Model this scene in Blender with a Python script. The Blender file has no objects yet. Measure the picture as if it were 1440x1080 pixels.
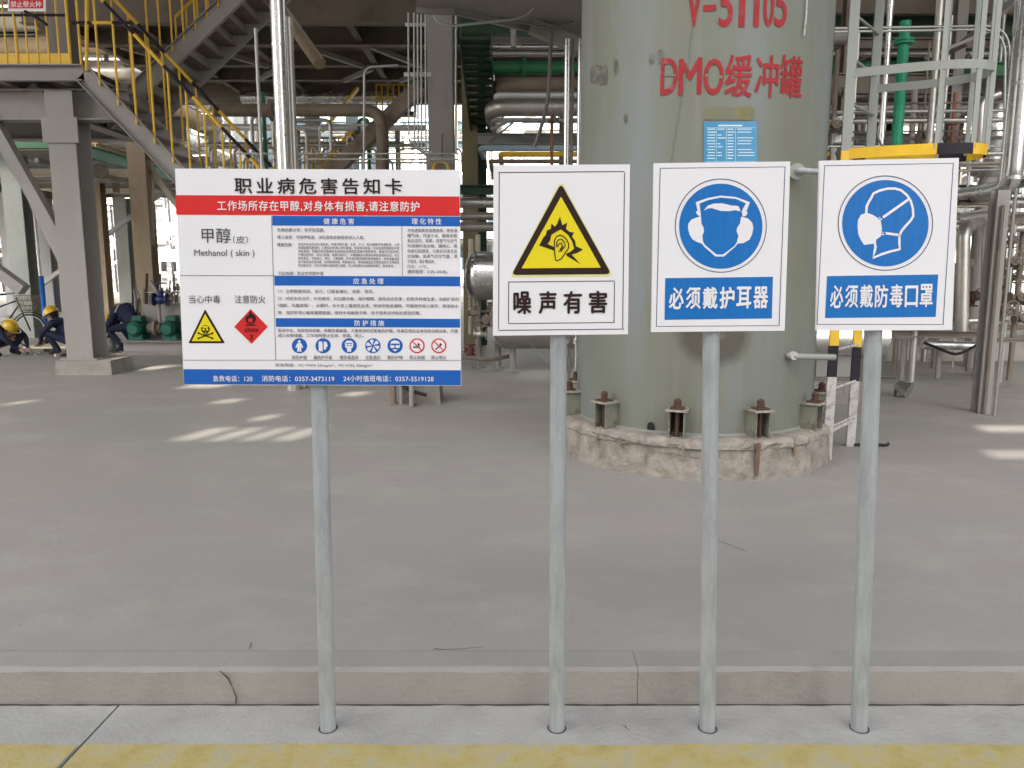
import bpy, bmesh, math, random
from mathutils import Vector, Matrix, geometry
random.seed(11)
R = math.radians
sc = bpy.context.scene
COL = sc.collection

# ------------------------------------------------------------------ camera
CAMZ, PITCH, F = 1.6, R(8.5), 1080.0
cam_d = bpy.data.cameras.new('camera')
cam_d.sensor_width = 36.0
cam_d.lens = 36.0 * F / 1440.0
cam_d.clip_start = 0.05
cam_d.clip_end = 1500
cam = bpy.data.objects.new('camera', cam_d)
COL.objects.link(cam)
cam.location = (0, 0, CAMZ)
cam.rotation_euler = (R(90) - PITCH, 0, 0)
sc.camera = cam

# ------------------------------------------------------------------ light
SUN_EL, SUN_AZ = R(27), R(19)          # travels forward (+Y) and a little to the right (+X)
w = bpy.data.worlds.new('World')
sc.world = w
w.use_nodes = True
wt = w.node_tree
wt.nodes.clear()
sky = wt.nodes.new('ShaderNodeTexSky')
sky.sky_type = 'NISHITA'
sky.sun_disc = False
sky.sun_elevation = SUN_EL
sky.sun_rotation = R(180) + SUN_AZ      # sun stands behind the camera, to the left
sky.dust_density = 5.0
sky.air_density = 1.0
sky.ozone_density = 1.0
hs = wt.nodes.new('ShaderNodeHueSaturation')
hs.inputs['Saturation'].default_value = 0.22
bg = wt.nodes.new('ShaderNodeBackground')
bg.inputs[1].default_value = 0.15
wo = wt.nodes.new('ShaderNodeOutputWorld')
wt.links.new(sky.outputs[0], hs.inputs['Color'])
wt.links.new(hs.outputs[0], bg.inputs[0])
wt.links.new(bg.outputs[0], wo.inputs[0])
sl = bpy.data.lights.new('sun', 'SUN')
sl.energy = 3.6
sl.angle = R(0.35)
sl.color = (1.0, 0.93, 0.82)
so = bpy.data.objects.new('sun', sl)
COL.objects.link(so)
sun_dir = Vector((math.sin(SUN_AZ) * math.cos(SUN_EL), math.cos(SUN_AZ) * math.cos(SUN_EL), -math.sin(SUN_EL)))
so.rotation_euler = sun_dir.to_track_quat('-Z', 'Y').to_euler()
vs = sc.view_settings
vs.view_transform = 'Standard'
vs.look = 'None'
vs.gamma = 1.0
vs.exposure = 2.1
vs.use_curve_mapping = False

# ------------------------------------------------------------------ measuring helpers (numbers taken on the photograph -> metres)
FL = 0.142                               # height of the plant floor above the apron
def ray(px, py):
    x = (px - 720) / F; y = (540 - py) / F
    return Vector((x, math.cos(PITCH) + y * math.sin(PITCH), -math.sin(PITCH) + y * math.cos(PITCH)))
def P(px, py, Y):
    d = ray(px, py)
    return Vector((0, 0, CAMZ)) + d * (Y / d.y)
def G(px, py, z=FL):
    d = ray(px, py)
    return Vector((0, 0, CAMZ)) + d * ((z - CAMZ) / d.z)
def S(n, Y):
    return n / F * Y

# ------------------------------------------------------------------ materials
MATS = {}
def mat(name, col, rough=0.6, metal=0.0, var=0.12, scale=3.0, bump=0.0, bscale=40.0, spot=None, spot_amt=0.0, spot_scale=2.0,
        stretch=None, col2=None, wear=0.5, detail=6.0, coat=0.0, rvar=0.15):
    m = bpy.data.materials.new(name)
    m.use_nodes = True
    nt = m.node_tree; N = nt.nodes; L = nt.links
    b = N['Principled BSDF']
    tc = N.new('ShaderNodeTexCoord')
    mp = N.new('ShaderNodeMapping')
    L.new(tc.outputs['Object'], mp.inputs[0])
    if stretch: mp.inputs['Scale'].default_value = stretch
    n1 = N.new('ShaderNodeTexNoise'); n1.inputs['Scale'].default_value = scale; n1.inputs['Detail'].default_value = detail
    n1.inputs['Roughness'].default_value = 0.62
    L.new(mp.outputs[0], n1.inputs['Vector'])
    r1 = N.new('ShaderNodeMapRange'); r1.inputs[1].default_value = 0.3; r1.inputs[2].default_value = 0.7
    L.new(n1.outputs[0], r1.inputs[0])
    mx = N.new('ShaderNodeMix'); mx.data_type = 'RGBA'
    c = Vector(col)
    if col2 is None:
        mx.inputs[6].default_value = (*(c * (1 - var)), 1); mx.inputs[7].default_value = (*(c * (1 + var)), 1)
    else:
        mx.inputs[6].default_value = (*col, 1); mx.inputs[7].default_value = (*col2, 1)
    L.new(r1.outputs[0], mx.inputs[0])
    out = mx.outputs[2]
    if spot is not None:
        n2 = N.new('ShaderNodeTexNoise'); n2.inputs['Scale'].default_value = spot_scale; n2.inputs['Detail'].default_value = 8
        n2.inputs['Roughness'].default_value = 0.7
        L.new(mp.outputs[0], n2.inputs['Vector'])
        r2 = N.new('ShaderNodeMapRange'); r2.inputs[1].default_value = wear; r2.inputs[2].default_value = wear + 0.14
        r2.inputs[4].default_value = spot_amt
        L.new(n2.outputs[0], r2.inputs[0])
        m2 = N.new('ShaderNodeMix'); m2.data_type = 'RGBA'
        L.new(r2.outputs[0], m2.inputs[0]); L.new(out, m2.inputs[6]); m2.inputs[7].default_value = (*spot, 1)
        out = m2.outputs[2]
    L.new(out, b.inputs['Base Color'])
    b.inputs['Metallic'].default_value = metal
    rr = N.new('ShaderNodeMapRange'); rr.inputs[3].default_value = max(0.03, rough - rvar); rr.inputs[4].default_value = min(1, rough + rvar)
    L.new(n1.outputs[0], rr.inputs[0]); L.new(rr.outputs[0], b.inputs['Roughness'])
    if coat: b.inputs['Coat Weight'].default_value = coat
    if bump:
        n3 = N.new('ShaderNodeTexNoise'); n3.inputs['Scale'].default_value = bscale; n3.inputs['Detail'].default_value = 5
        L.new(mp.outputs[0], n3.inputs['Vector'])
        bp = N.new('ShaderNodeBump'); bp.inputs['Strength'].default_value = bump; bp.inputs['Distance'].default_value = 0.01
        L.new(n3.outputs[0], bp.inputs['Height']); L.new(bp.outputs[0], b.inputs['Normal'])
    if 'stencil' in name or 'overspray' in name: b.inputs['Specular IOR Level'].default_value = 0.2
    if 'black_band' in name: b.inputs['Specular IOR Level'].default_value = 0.15
    if 'vinyl' in name: b.inputs['Specular IOR Level'].default_value = 0.22
    MATS[name] = m
    return m

M = dict(
    floor=mat('plant_concrete', (0.280, 0.272, 0.252), 0.6, col2=(0.318, 0.285, 0.268), scale=0.45, bump=0.25, bscale=30, spot=(0.39, 0.365, 0.335), spot_amt=0.4,
              spot_scale=1.3, wear=0.50, stretch=(1, 1.5, 1), detail=10),
    apron=mat('apron_concrete', (0.355, 0.347, 0.33), 0.8, var=0.12, scale=3, bump=0.5, bscale=60, spot=(0.25, 0.245, 0.235), spot_amt=0.6, spot_scale=2.2, wear=0.52, detail=10),
    kerb=mat('kerb_concrete', (0.335, 0.305, 0.275), 0.8, var=0.08, scale=2.2, bump=0.4, bscale=60, spot=(0.24, 0.205, 0.18), spot_amt=0.6, spot_scale=1.6, wear=0.5, detail=10),
    kerbcap=mat('kerb_cap_concrete', (0.285, 0.27, 0.255), 0.7, var=0.08, scale=1.5, bump=0.4, bscale=50, spot=(0.33, 0.315, 0.30), spot_amt=0.4, spot_scale=2, wear=0.55),
    crack=mat('crack_dirt', (0.07, 0.06, 0.05), 0.95),
    yline=mat('worn_yellow_paint', (0.42, 0.345, 0.13), 0.8, var=0.2, scale=9, bump=0.3, bscale=80, spot=(0.34, 0.315, 0.24), spot_amt=0.75, spot_scale=9, wear=0.47, detail=10),
    plinth=mat('plinth_concrete', (0.315, 0.28, 0.24), 0.9, var=0.35, scale=9, bump=1.0, bscale=45, spot=(0.19, 0.14, 0.10), spot_amt=0.6, spot_scale=7, wear=0.50, detail=12),
    footing=mat('footing_concrete', (0.27, 0.25, 0.225), 0.9, var=0.2, scale=5, bump=0.7, bscale=30, spot=(0.18, 0.15, 0.12), spot_amt=0.6, spot_scale=3, wear=0.5),
    signw=mat('white_sign_vinyl', (0.87, 0.845, 0.855), 0.35, var=0.025, scale=3, rvar=0.08, bump=0.06, bscale=3),
    signe=mat('sign_edge_white', (0.78, 0.76, 0.72), 0.5, var=0.05, scale=20),
    signr=mat('red_vinyl', (0.72, 0.035, 0.035), 0.35, var=0.05, rvar=0.08),
    signb=mat('blue_vinyl', (0.022, 0.13, 0.50), 0.35, var=0.06, scale=8, rvar=0.08),
    signb2=mat('mid_blue_vinyl', (0.013, 0.17, 0.52), 0.35, var=0.08, scale=9, rvar=0.08, stretch=(12, 1, 1)),
    signk=mat('brown_black_vinyl', (0.035, 0.018, 0.015), 0.4, var=0.1, rvar=0.08),
    signy=mat('yellow_vinyl', (0.86, 0.70, 0.02), 0.35, var=0.03, rvar=0.08),
    signyp=mat('pale_yellow_vinyl', (0.83, 0.77, 0.30), 0.35, var=0.03, rvar=0.08),
    ink=mat('grey_ink', (0.065, 0.06, 0.065), 0.5, var=0.05),
    inkline=mat('navy_rule_ink', (0.05, 0.06, 0.16), 0.5, var=0.05),
    galv=mat('galvanised_pole', (0.37, 0.39, 0.395), 0.45, metal=0.15, var=0.18, scale=22, bump=0.25, bscale=120, spot=(0.47, 0.48, 0.475), spot_amt=0.6, spot_scale=40, wear=0.5, stretch=(1, 1, 0.25)),
    tank=None,
    steel=mat('grey_painted_steel', (0.285, 0.262, 0.245), 0.55, var=0.10, scale=1.6, bump=0.12, bscale=20, spot=(0.20, 0.17, 0.145), spot_amt=0.5, spot_scale=2.6, wear=0.56, stretch=(1, 1, 0.4)),
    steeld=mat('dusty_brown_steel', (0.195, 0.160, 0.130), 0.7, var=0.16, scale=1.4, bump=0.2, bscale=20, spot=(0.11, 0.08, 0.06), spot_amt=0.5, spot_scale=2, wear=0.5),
    steelp=mat('pale_green_steel', (0.29, 0.305, 0.275), 0.6, var=0.10, scale=1.3, spot=(0.25, 0.24, 0.20), spot_amt=0.5, spot_scale=2, wear=0.55),
    tan=mat('tan_fireproofing', (0.37, 0.29, 0.20), 0.85, var=0.12, scale=2, bump=0.5, bscale=30, spot=(0.26, 0.19, 0.13), spot_amt=0.5, spot_scale=2.5, wear=0.53, stretch=(1, 1, 0.4)),
    cream=mat('cream_paint', (0.62, 0.56, 0.44), 0.6, var=0.08),
    yellow=mat('yellow_rail_paint', (0.76, 0.46, 0.02), 0.42, var=0.10, scale=5, spot=(0.34, 0.18, 0.03), spot_amt=0.55, spot_scale=9, wear=0.6),
    black=mat('black_band_paint', (0.025, 0.022, 0.03), 0.45, var=0.2, scale=6),
    green=mat('green_pipe_paint', (0.018, 0.16, 0.06), 0.5, var=0.15, scale=3, spot=(0.05, 0.10, 0.06), spot_amt=0.5, spot_scale=4, wear=0.55),
    green2=mat('bright_green_paint', (0.01, 0.30, 0.155), 0.45, var=0.10, scale=3),
    greend=mat('dark_green_steel', (0.022, 0.062, 0.034), 0.6, var=0.2, scale=3, spot=(0.08, 0.08, 0.05), spot_amt=0.5, spot_scale=3, wear=0.52),
    motor=mat('motor_green_enamel', (0.008, 0.11, 0.07), 0.4, var=0.12, scale=8),
    alu=mat('aluminium_cladding', (0.72, 0.71, 0.69), 0.27, metal=0.95, var=0.08, scale=2.5, bump=0.10, bscale=7, rvar=0.10),
    alud=mat('dusty_aluminium_cladding', (0.52, 0.49, 0.45), 0.42, metal=0.85, var=0.14, scale=2.0, bump=0.12, bscale=6, rvar=0.12),
    brownpipe=mat('brown_primer_pipe', (0.20, 0.155, 0.115), 0.6, var=0.15, scale=2, spot=(0.12, 0.08, 0.05), spot_amt=0.6, spot_scale=2.4, wear=0.53),
    rust=mat('rusty_iron', (0.078, 0.040, 0.028), 0.9, var=0.3, scale=12, bump=0.5, bscale=60),
    conduit=mat('zinc_conduit', (0.42, 0.42, 0.40), 0.4, metal=0.6, var=0.1, scale=6),
    cable=mat('grey_cable_sheath', (0.17, 0.16, 0.145), 0.55, var=0.1),
    whitep=mat('chalky_white_paint', (0.52, 0.49, 0.47), 0.8, var=0.12, scale=8, spot=(0.25, 0.19, 0.17), spot_amt=0.85, spot_scale=18, wear=0.50),
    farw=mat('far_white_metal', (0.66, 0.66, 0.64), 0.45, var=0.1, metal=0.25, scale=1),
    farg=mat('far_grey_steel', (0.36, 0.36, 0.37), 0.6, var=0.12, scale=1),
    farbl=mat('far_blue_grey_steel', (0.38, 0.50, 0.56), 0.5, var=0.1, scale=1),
    navy=mat('navy_cotton', (0.012, 0.016, 0.045), 0.9, var=0.25, scale=6, bump=0.5, bscale=30),
    skin=mat('skin', (0.42, 0.25, 0.17), 0.55, var=0.06),
    hair=mat('black_hair', (0.012, 0.01, 0.009), 0.6),
    boot=mat('black_boot_leather', (0.02, 0.018, 0.016), 0.5),
    helmet=mat('yellow_helmet_plastic', (0.60, 0.38, 0.01), 0.4, var=0.05, coat=0.3),
    rubber=mat('black_rubber', (0.02, 0.02, 0.02), 0.75),
    redp=mat('red_paint', (0.50, 0.02, 0.02), 0.45),
    bluep=mat('dark_blue_enamel', (0.02, 0.035, 0.13), 0.4),
    glass=mat('dark_window_glass', (0.05, 0.07, 0.09), 0.1),
    bwall=mat('pale_render_wall', (0.52, 0.50, 0.46), 0.85, var=0.06, scale=1, spot=(0.42, 0.40, 0.36), spot_amt=0.5, spot_scale=1.2),
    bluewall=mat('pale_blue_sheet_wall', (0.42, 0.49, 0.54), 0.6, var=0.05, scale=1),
    orange=mat('orange_primer', (0.30, 0.12, 0.07), 0.6),
    stencil=mat('red_stencil_paint', (0.34, 0.03, 0.035), 0.55, var=0.15, scale=12, spot=(0.36, 0.22, 0.19), spot_amt=0.45, spot_scale=14, wear=0.56),
    plate=mat('light_blue_plate', (0.05, 0.26, 0.46), 0.4, var=0.05, scale=9),
    platew=mat('plate_white_ink', (0.62, 0.78, 0.86), 0.5),
    ochre=mat('ochre_overspray', (0.21, 0.19, 0.09), 0.6, var=0.2, scale=14, spot=(0.18, 0.185, 0.145), spot_amt=1.0, spot_scale=9, wear=0.40),
    smudge=mat('dark_overspray', (0.13, 0.12, 0.105), 0.6, var=0.2, scale=14, spot=(0.24, 0.25, 0.22), spot_amt=0.9, spot_scale=12, wear=0.50),
)

def tank_material():
    m = bpy.data.materials.new('faded_green_grey_tank_paint'); m.use_nodes = True
    nt = m.node_tree; N = nt.nodes; L = nt.links; b = N['Principled BSDF']
    tc = N.new('ShaderNodeTexCoord')
    mp = N.new('ShaderNodeMapping'); mp.inputs['Scale'].default_value = (1, 1, 0.22); L.new(tc.outputs['Object'], mp.inputs[0])
    n = N.new('ShaderNodeTexNoise'); n.inputs['Scale'].default_value = 2.4; n.inputs['Detail'].default_value = 5; L.new(mp.outputs[0], n.inputs[0])
    cr = N.new('ShaderNodeValToRGB')
    cr.color_ramp.elements[0].position = 0.30; cr.color_ramp.elements[0].color = (0.178, 0.172, 0.135, 1)
    cr.color_ramp.elements[1].position = 0.70; cr.color_ramp.elements[1].color = (0.215, 0.232, 0.228, 1)
    e = cr.color_ramp.elements.new(0.5); e.color = (0.196, 0.203, 0.165, 1)
    L.new(n.outputs[0], cr.inputs[0])
    # runs and drips
    mp2 = N.new('ShaderNodeMapping'); mp2.inputs['Scale'].default_value = (1, 1, 0.03); L.new(tc.outputs['Object'], mp2.inputs[0])
    n2 = N.new('ShaderNodeTexNoise'); n2.inputs['Scale'].default_value = 16; n2.inputs['Detail'].default_value = 4; L.new(mp2.outputs[0], n2.inputs[0])
    r2 = N.new('ShaderNodeMapRange'); r2.inputs[1].default_value = 0.6; r2.inputs[2].default_value = 0.75; r2.inputs[4].default_value = 0.28; L.new(n2.outputs[0], r2.inputs[0])
    m1 = N.new('ShaderNodeMix'); m1.data_type = 'RGBA'; L.new(r2.outputs[0], m1.inputs[0]); L.new(cr.outputs[0], m1.inputs[6]); m1.inputs[7].default_value = (0.28, 0.28, 0.25, 1)
    # rust bloom low on the shell and a big round darker brown patch
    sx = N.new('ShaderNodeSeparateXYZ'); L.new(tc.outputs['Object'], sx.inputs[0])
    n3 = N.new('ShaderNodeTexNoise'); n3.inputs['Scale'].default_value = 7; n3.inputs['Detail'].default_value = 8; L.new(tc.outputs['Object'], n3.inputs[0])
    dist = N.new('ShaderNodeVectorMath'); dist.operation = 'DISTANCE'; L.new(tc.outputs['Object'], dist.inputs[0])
    dist.inputs[1].default_value = DARK_SPOT
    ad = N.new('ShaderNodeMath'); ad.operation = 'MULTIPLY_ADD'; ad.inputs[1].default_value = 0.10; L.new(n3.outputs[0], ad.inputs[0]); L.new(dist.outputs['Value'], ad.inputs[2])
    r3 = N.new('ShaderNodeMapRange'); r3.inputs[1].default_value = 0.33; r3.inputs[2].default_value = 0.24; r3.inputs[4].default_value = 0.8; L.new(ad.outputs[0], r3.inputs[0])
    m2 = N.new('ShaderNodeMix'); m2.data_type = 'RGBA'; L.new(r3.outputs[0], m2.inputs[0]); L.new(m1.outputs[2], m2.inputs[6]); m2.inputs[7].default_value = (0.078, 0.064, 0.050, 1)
    r4 = N.new('ShaderNodeMapRange'); r4.inputs[1].default_value = 0.64; r4.inputs[2].default_value = 0.70; r4.inputs[4].default_value = 0.5; L.new(n3.outputs[0], r4.inputs[0])
    m3 = N.new('ShaderNodeMix'); m3.data_type = 'RGBA'; L.new(r4.outputs[0], m3.inputs[0]); L.new(m2.outputs[2], m3.inputs[6]); m3.inputs[7].default_value = (0.22, 0.19, 0.14, 1)
    L.new(m3.outputs[2], b.inputs['Base Color'])
    b.inputs['Roughness'].default_value = 0.58; b.inputs['Specular IOR Level'].default_value = 0.3
    bp = N.new('ShaderNodeBump'); bp.inputs['Strength'].default_value = 0.12; bp.inputs['Distance'].default_value = 0.02
    L.new(n.outputs[0], bp.inputs['Height']); L.new(bp.outputs[0], b.inputs['Normal'])
    return m

# ------------------------------------------------------------------ mesh builder
class MB:
    def __init__(s): s.v = []; s.f = []; s.sm = []; s.mi = []; s.cm = 0
    def add(s, vs_, fs, smooth=False):
        o = len(s.v); s.v += [tuple(v) for v in vs_]
        for f in fs:
            s.f.append([i + o for i in f]); s.sm.append(smooth); s.mi.append(s.cm)
        return s
    def box(s, lo, hi):
        x0, y0, z0 = lo; x1, y1, z1 = hi
        return s.add([(x0, y0, z0), (x1, y0, z0), (x1, y1, z0), (x0, y1, z0), (x0, y0, z1), (x1, y0, z1), (x1, y1, z1), (x0, y1, z1)],
                     [(0, 3, 2, 1), (4, 5, 6, 7), (0, 1, 5, 4), (1, 2, 6, 5), (2, 3, 7, 6), (3, 0, 4, 7)])
    def beam(s, a, b, w_, h_, up=(0, 0, 1)):
        a = Vector(a); b = Vector(b); d = (b - a).normalized(); up = Vector(up)
        if abs(d.dot(up)) > 0.98: up = Vector((0, 1, 0)) if abs(d.y) < 0.9 else Vector((1, 0, 0))
        sx = d.cross(up).normalized() * (w_ / 2); sz = sx.cross(d).normalized() * (h_ / 2)
        c = [-sx - sz, sx - sz, sx + sz, -sx + sz]
        return s.add([a + k for k in c] + [b + k for k in c], [(0, 1, 2, 3), (7, 6, 5, 4), (0, 4, 5, 1), (1, 5, 6, 2), (2, 6, 7, 3), (3, 7, 4, 0)])
    def ibeam(s, a, b, w_, h_, up=(0, 0, 1), t=0.02):
        a = Vector(a); b = Vector(b); d = (b - a).normalized(); up = Vector(up)
        if abs(d.dot(up)) > 0.98: up = Vector((0, 1, 0))
        sx = d.cross(up).normalized(); sz = sx.cross(d).normalized()
        o = sz * (h_ / 2 - t / 2)
        s.beam(a + o, b + o, w_, t, up); s.beam(a - o, b - o, w_, t, up)
        s.beam(a, b, t, h_ - 2 * t, up)
        return s
    def channel(s, a, b, w_, h_, side=1, t=0.014, up=(0, 0, 1)):
        a = Vector(a); b = Vector(b); d = (b - a).normalized(); up = Vector(up)
        sx = d.cross(up).normalized() * side; sz = Vector(up)
        sz = (d.cross(up).normalized()).cross(d).normalized()
        s.beam(a, b, t, h_, up)
        for k in (1, -1):
            o = sz * (k * (h_ / 2 - t / 2)) + sx * (w_ / 2 + t / 2)
            s.beam(a + o, b + o, w_, t, up)
        return s
    def tube(s, pts, r, seg=12, caps=True, smooth=True, r2=None):
        pts = [Vector(p) for p in pts]; n = len(pts); rings = []; prev = None
        rr = [r] * n if not isinstance(r, (list, tuple)) else r
        for i, p in enumerate(pts):
            if i == 0: t = (pts[1] - p).normalized()
            elif i == n - 1: t = (p - pts[-2]).normalized()
            else: t = ((p - pts[i - 1]).normalized() + (pts[i + 1] - p).normalized()).normalized()
            if prev is None:
                u = t.orthogonal().normalized()
            else:
                u = (prev - t * prev.dot(t)).normalized()
            prev = u; v = t.cross(u)
            rings.append([p + (u * math.cos(2 * math.pi * k / seg) + v * math.sin(2 * math.pi * k / seg)) * rr[i] for k in range(seg)])
        vs_ = [q for rg in rings for q in rg]; fs = []
        for i in range(n - 1):
            for k in range(seg):
                a = i * seg + k; b = i * seg + (k + 1) % seg
                fs.append((a, b, b + seg, a + seg))
        s.add(vs_, fs, smooth)
        if caps:
            s.add(rings[0], [tuple(range(seg))[::-1]]); s.add(rings[-1], [tuple(range(seg))])
        return s
    def disc(s, c, ax, r, t, seg=20, smooth=False):
        c = Vector(c); ax = Vector(ax).normalized()
        return s.tube([c - ax * t / 2, c + ax * t / 2], r, seg, True, smooth)
    def lathe(s, c, prof, seg=48, ax='z', smooth=True, a0=0, a1=2 * math.pi):
        c = Vector(c); n = len(prof); vs_ = []; full = abs(a1 - a0 - 2 * math.pi) < 1e-6; m = seg if full else seg + 1
        for r_, h_ in prof:
            for k in range(m):
                a = a0 + (a1 - a0) * k / seg
                if ax == 'z': q = Vector((r_ * math.cos(a), r_ * math.sin(a), h_))
                elif ax == 'x': q = Vector((h_, r_ * math.cos(a), r_ * math.sin(a)))
                else: q = Vector((r_ * math.sin(a), h_, r_ * math.cos(a)))
                vs_.append(c + q)
        fs = []
        for i in range(n - 1):
            for k in range(seg):
                k2 = (k + 1) % m
                fs.append((i * m + k, i * m + k2, (i + 1) * m + k2, (i + 1) * m + k))
        return s.add(vs_, fs, smooth)
    def torus(s, c, ax, R_, r, seg=32, ms=8):
        c = Vector(c); ax = Vector(ax).normalized(); u = ax.orthogonal().normalized(); v = ax.cross(u); vs_ = []; fs = []
        for i in range(seg):
            a = 2 * math.pi * i / seg; dr = u * math.cos(a) + v * math.sin(a)
            for k in range(ms):
                b = 2 * math.pi * k / ms
                vs_.append(c + dr * (R_ + r * math.cos(b)) + ax * r * math.sin(b))
        for i in range(seg):
            for k in range(ms):
                fs.append((i * ms + k, ((i + 1) % seg) * ms + k, ((i + 1) % seg) * ms + (k + 1) % ms, i * ms + (k + 1) % ms))
        return s.add(vs_, fs, True)
    def ball(s, c, r, sx=1, sy=1, sz=1, seg=16, rings=10):
        c = Vector(c); prof = []
        for i in range(rings + 1):
            a = -math.pi / 2 + math.pi * i / rings; prof.append((r * math.cos(a) if 0 < i < rings else 1e-4, r * math.sin(a)))
        m2 = MB(); m2.lathe((0, 0, 0), prof, seg)
        return s.add([c + Vector((v[0] * sx, v[1] * sy, v[2] * sz)) for v in m2.v], m2.f, True)

def link_mesh(name, me, parent=None):
    o = bpy.data.objects.new(name, me); COL.objects.link(o)
    if parent is not None: o.parent = parent
    return o
def origin_of(o):
    v = Vector((0, 0, 0))
    while o is not None:
        v = v + o.location; o = o.parent
    return v
def obj(name, mb, m, parent=None, label=None, cat=None, group=None, kind=None, base=None):
    """links a mesh builder (world coordinates) as ONE object"""
    org = origin_of(parent) if parent is not None else Vector((0, 0, 0))
    loc = Vector((0, 0, 0))
    if parent is None and base is not None: loc = Vector(base)
    off = org + loc
    me = bpy.data.meshes.new(name)
    me.from_pydata([(x - off.x, y - off.y, z - off.z) for x, y, z in mb.v], [], mb.f)
    me.polygons.foreach_set('use_smooth', mb.sm)
    if isinstance(m, (list, tuple)):
        for k in m: me.materials.append(k)
        me.polygons.foreach_set('material_index', mb.mi)
    else: me.materials.append(m)
    me.update()
    o = link_mesh(name, me, parent); o.location = loc
    if label: o['label'] = label
    if cat: o['category'] = cat
    if group: o['group'] = group
    if kind: o['kind'] = kind
    return o
def thing(name, label, cat, loc, group=None):
    o = bpy.data.objects.new(name, None); COL.objects.link(o); o.location = Vector(loc); o.empty_display_size = 0.2
    o['label'] = label; o['category'] = cat
    if group: o['group'] = group
    return o
def struct(name, mb, m, parent=None):
    return obj(name, mb, m, parent, kind=None if parent else 'structure')
def copy_tree(o, parent=None):
    c = o.copy(); COL.objects.link(c)
    if parent is not None: c.parent = parent
    for ch in list(o.children): copy_tree(ch, c)
    return c
def bend(pts, rad, n=6):
    pts = [Vector(p) for p in pts]; out = [pts[0]]
    for i in range(1, len(pts) - 1):
        a, b, c = pts[i - 1], pts[i], pts[i + 1]; d1 = (a - b); d2 = (c - b)
        k = min(rad, d1.length * 0.49, d2.length * 0.49)
        p1 = b + d1.normalized() * k; p2 = b + d2.normalized() * k
        for j in range(n + 1):
            t = j / n; out.append(p1 * (1 - t) ** 2 + b * 2 * t * (1 - t) + p2 * t ** 2)
    out.append(pts[-1]); return out

# text -> flat mesh data (x right, y up), bounds normalised by the caller
TXT = {}
def text_data(s_, bold=0.0, spacing=1.0):
    key = (s_, bold, spacing)
    if key in TXT: return TXT[key]
    c = bpy.data.curves.new('txt', 'FONT'); c.body = s_; c.offset = bold; c.space_character = spacing; c.resolution_u = 3
    o = bpy.data.objects.new('txt', c); COL.objects.link(o)
    bpy.context.view_layer.update()
    me = bpy.data.meshes.new_from_object(o.evaluated_get(bpy.context.evaluated_depsgraph_get()))
    vs_ = [(v.co.x, v.co.y) for v in me.vertices]; fs = [list(p.vertices) for p in me.polygons]
    if me.polygons and me.polygons[0].normal.z < 0: fs = [f[::-1] for f in fs]
    bpy.data.objects.remove(o); bpy.data.curves.remove(c); bpy.data.meshes.remove(me)
    TXT[key] = (vs_, fs); return TXT[key]

# ------------------------------------------------------------------ the setting
mb = MB(); mb.box((-400, -400, -0.6), (400, 600, -0.14)); struct('ground', mb, M['footing'])
# raised plant floor
KY, KC = G(700, 990, 0).y, G(700, 915, FL).y
mb = MB(); mb.box((-60, KC, -0.14), (60, 60, FL)); struct('plant_floor', mb, M['floor'])
mb = MB(); mb.box((-200, 60, -0.14), (200, 400, FL - 0.02)); struct('far_yard', mb, M['footing'])
rd = MB(); rd.box((-80, 33, FL), (80, 40, FL + 0.012)); struct('far_road', rd, mat('far_road_paving', (0.42, 0.37, 0.28), 0.9))
# kerb segments (parts of the kerb)
kb = MB(); kb.box((-60, KY + 0.012, -0.14), (60, KC - 0.002, FL - 0.02)); kerb = struct('kerb', kb, M['crack'])
kx = [-60, -6.5, -3.6, G(905, 940, FL).x - 0.02, 3.4, 6.4, 60]
random.seed(5)
for i in range(len(kx) - 1):
    k = MB(); n = 40 if kx[i + 1] - kx[i] < 10 else 60
    x0, x1 = kx[i] + 0.0008, kx[i + 1] - 0.0008
    prof = []
    dz = random.uniform(-0.003, 0.004)
    for j in range(n + 1):
        x = x0 + (x1 - x0) * j / n; e = random.uniform(0, 0.006); f_ = random.uniform(-0.002, 0.002)
        zt = FL + 0.001 + dz * 0.5
        prof.append([(x, KY + f_, -0.1), (x, KY + f_, 0.05), (x, KY + f_ + 0.001, zt - 0.012 - e), (x, KY + 0.010 + e, zt), (x, KC - 0.003, zt), (x, KC - 0.003, 0)])
    fs = [(j * 6 + q, (j + 1) * 6 + q, (j + 1) * 6 + q + 1, j * 6 + q + 1) for j in range(n) for q in range(5)]
    k.add([p for pr in prof for p in pr], fs)
    for q, f_ in enumerate(k.f):
        k.mi[q] = 1 if q % 5 in (2, 3) else 0
    k.add([prof[0][t] for t in range(6)], [(0, 1, 2, 3, 4, 5)]); k.add([prof[-1][t] for t in range(6)], [(5, 4, 3, 2, 1, 0)])
    obj('kerb_block', k, [M['kerb'], M['kerbcap']], kerb)
# apron in front of the kerb: slabs with an open joint running diagonally
ja, jb = G(166, 993, 0), G(84, 1080, 0)
jd = (jb - ja) / (jb.y - ja.y)
def jx(y): return ja.x + (y - ja.y) * jd.x
def slab(pts, z, m, name, parent=None, kind=None):
    k = MB(); n = len(pts)
    k.add([(x, y, z) for x, y in pts] + [(x, y, -0.14) for x, y in pts], [tuple(range(n))] + [(i, i + n, (i + 1) % n + n, (i + 1) % n) for i in range(n)])
    return obj(name, k, m, parent, kind=kind)
YL = G(700, 1048, 0).y
mb = MB(); mb.box((-60, -40, -0.139), (60, KY - 0.001, -0.03)); apron = struct('apron', mb, M['crack'])
slab([(-60, 1.2), (jx(1.2) - 0.006, 1.2), (jx(YL) - 0.005, YL), (jx(KY) - 0.004, KY - 0.004), (-60, KY - 0.004)][::1], 0, M['apron'], 'concrete_slab', apron)
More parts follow.
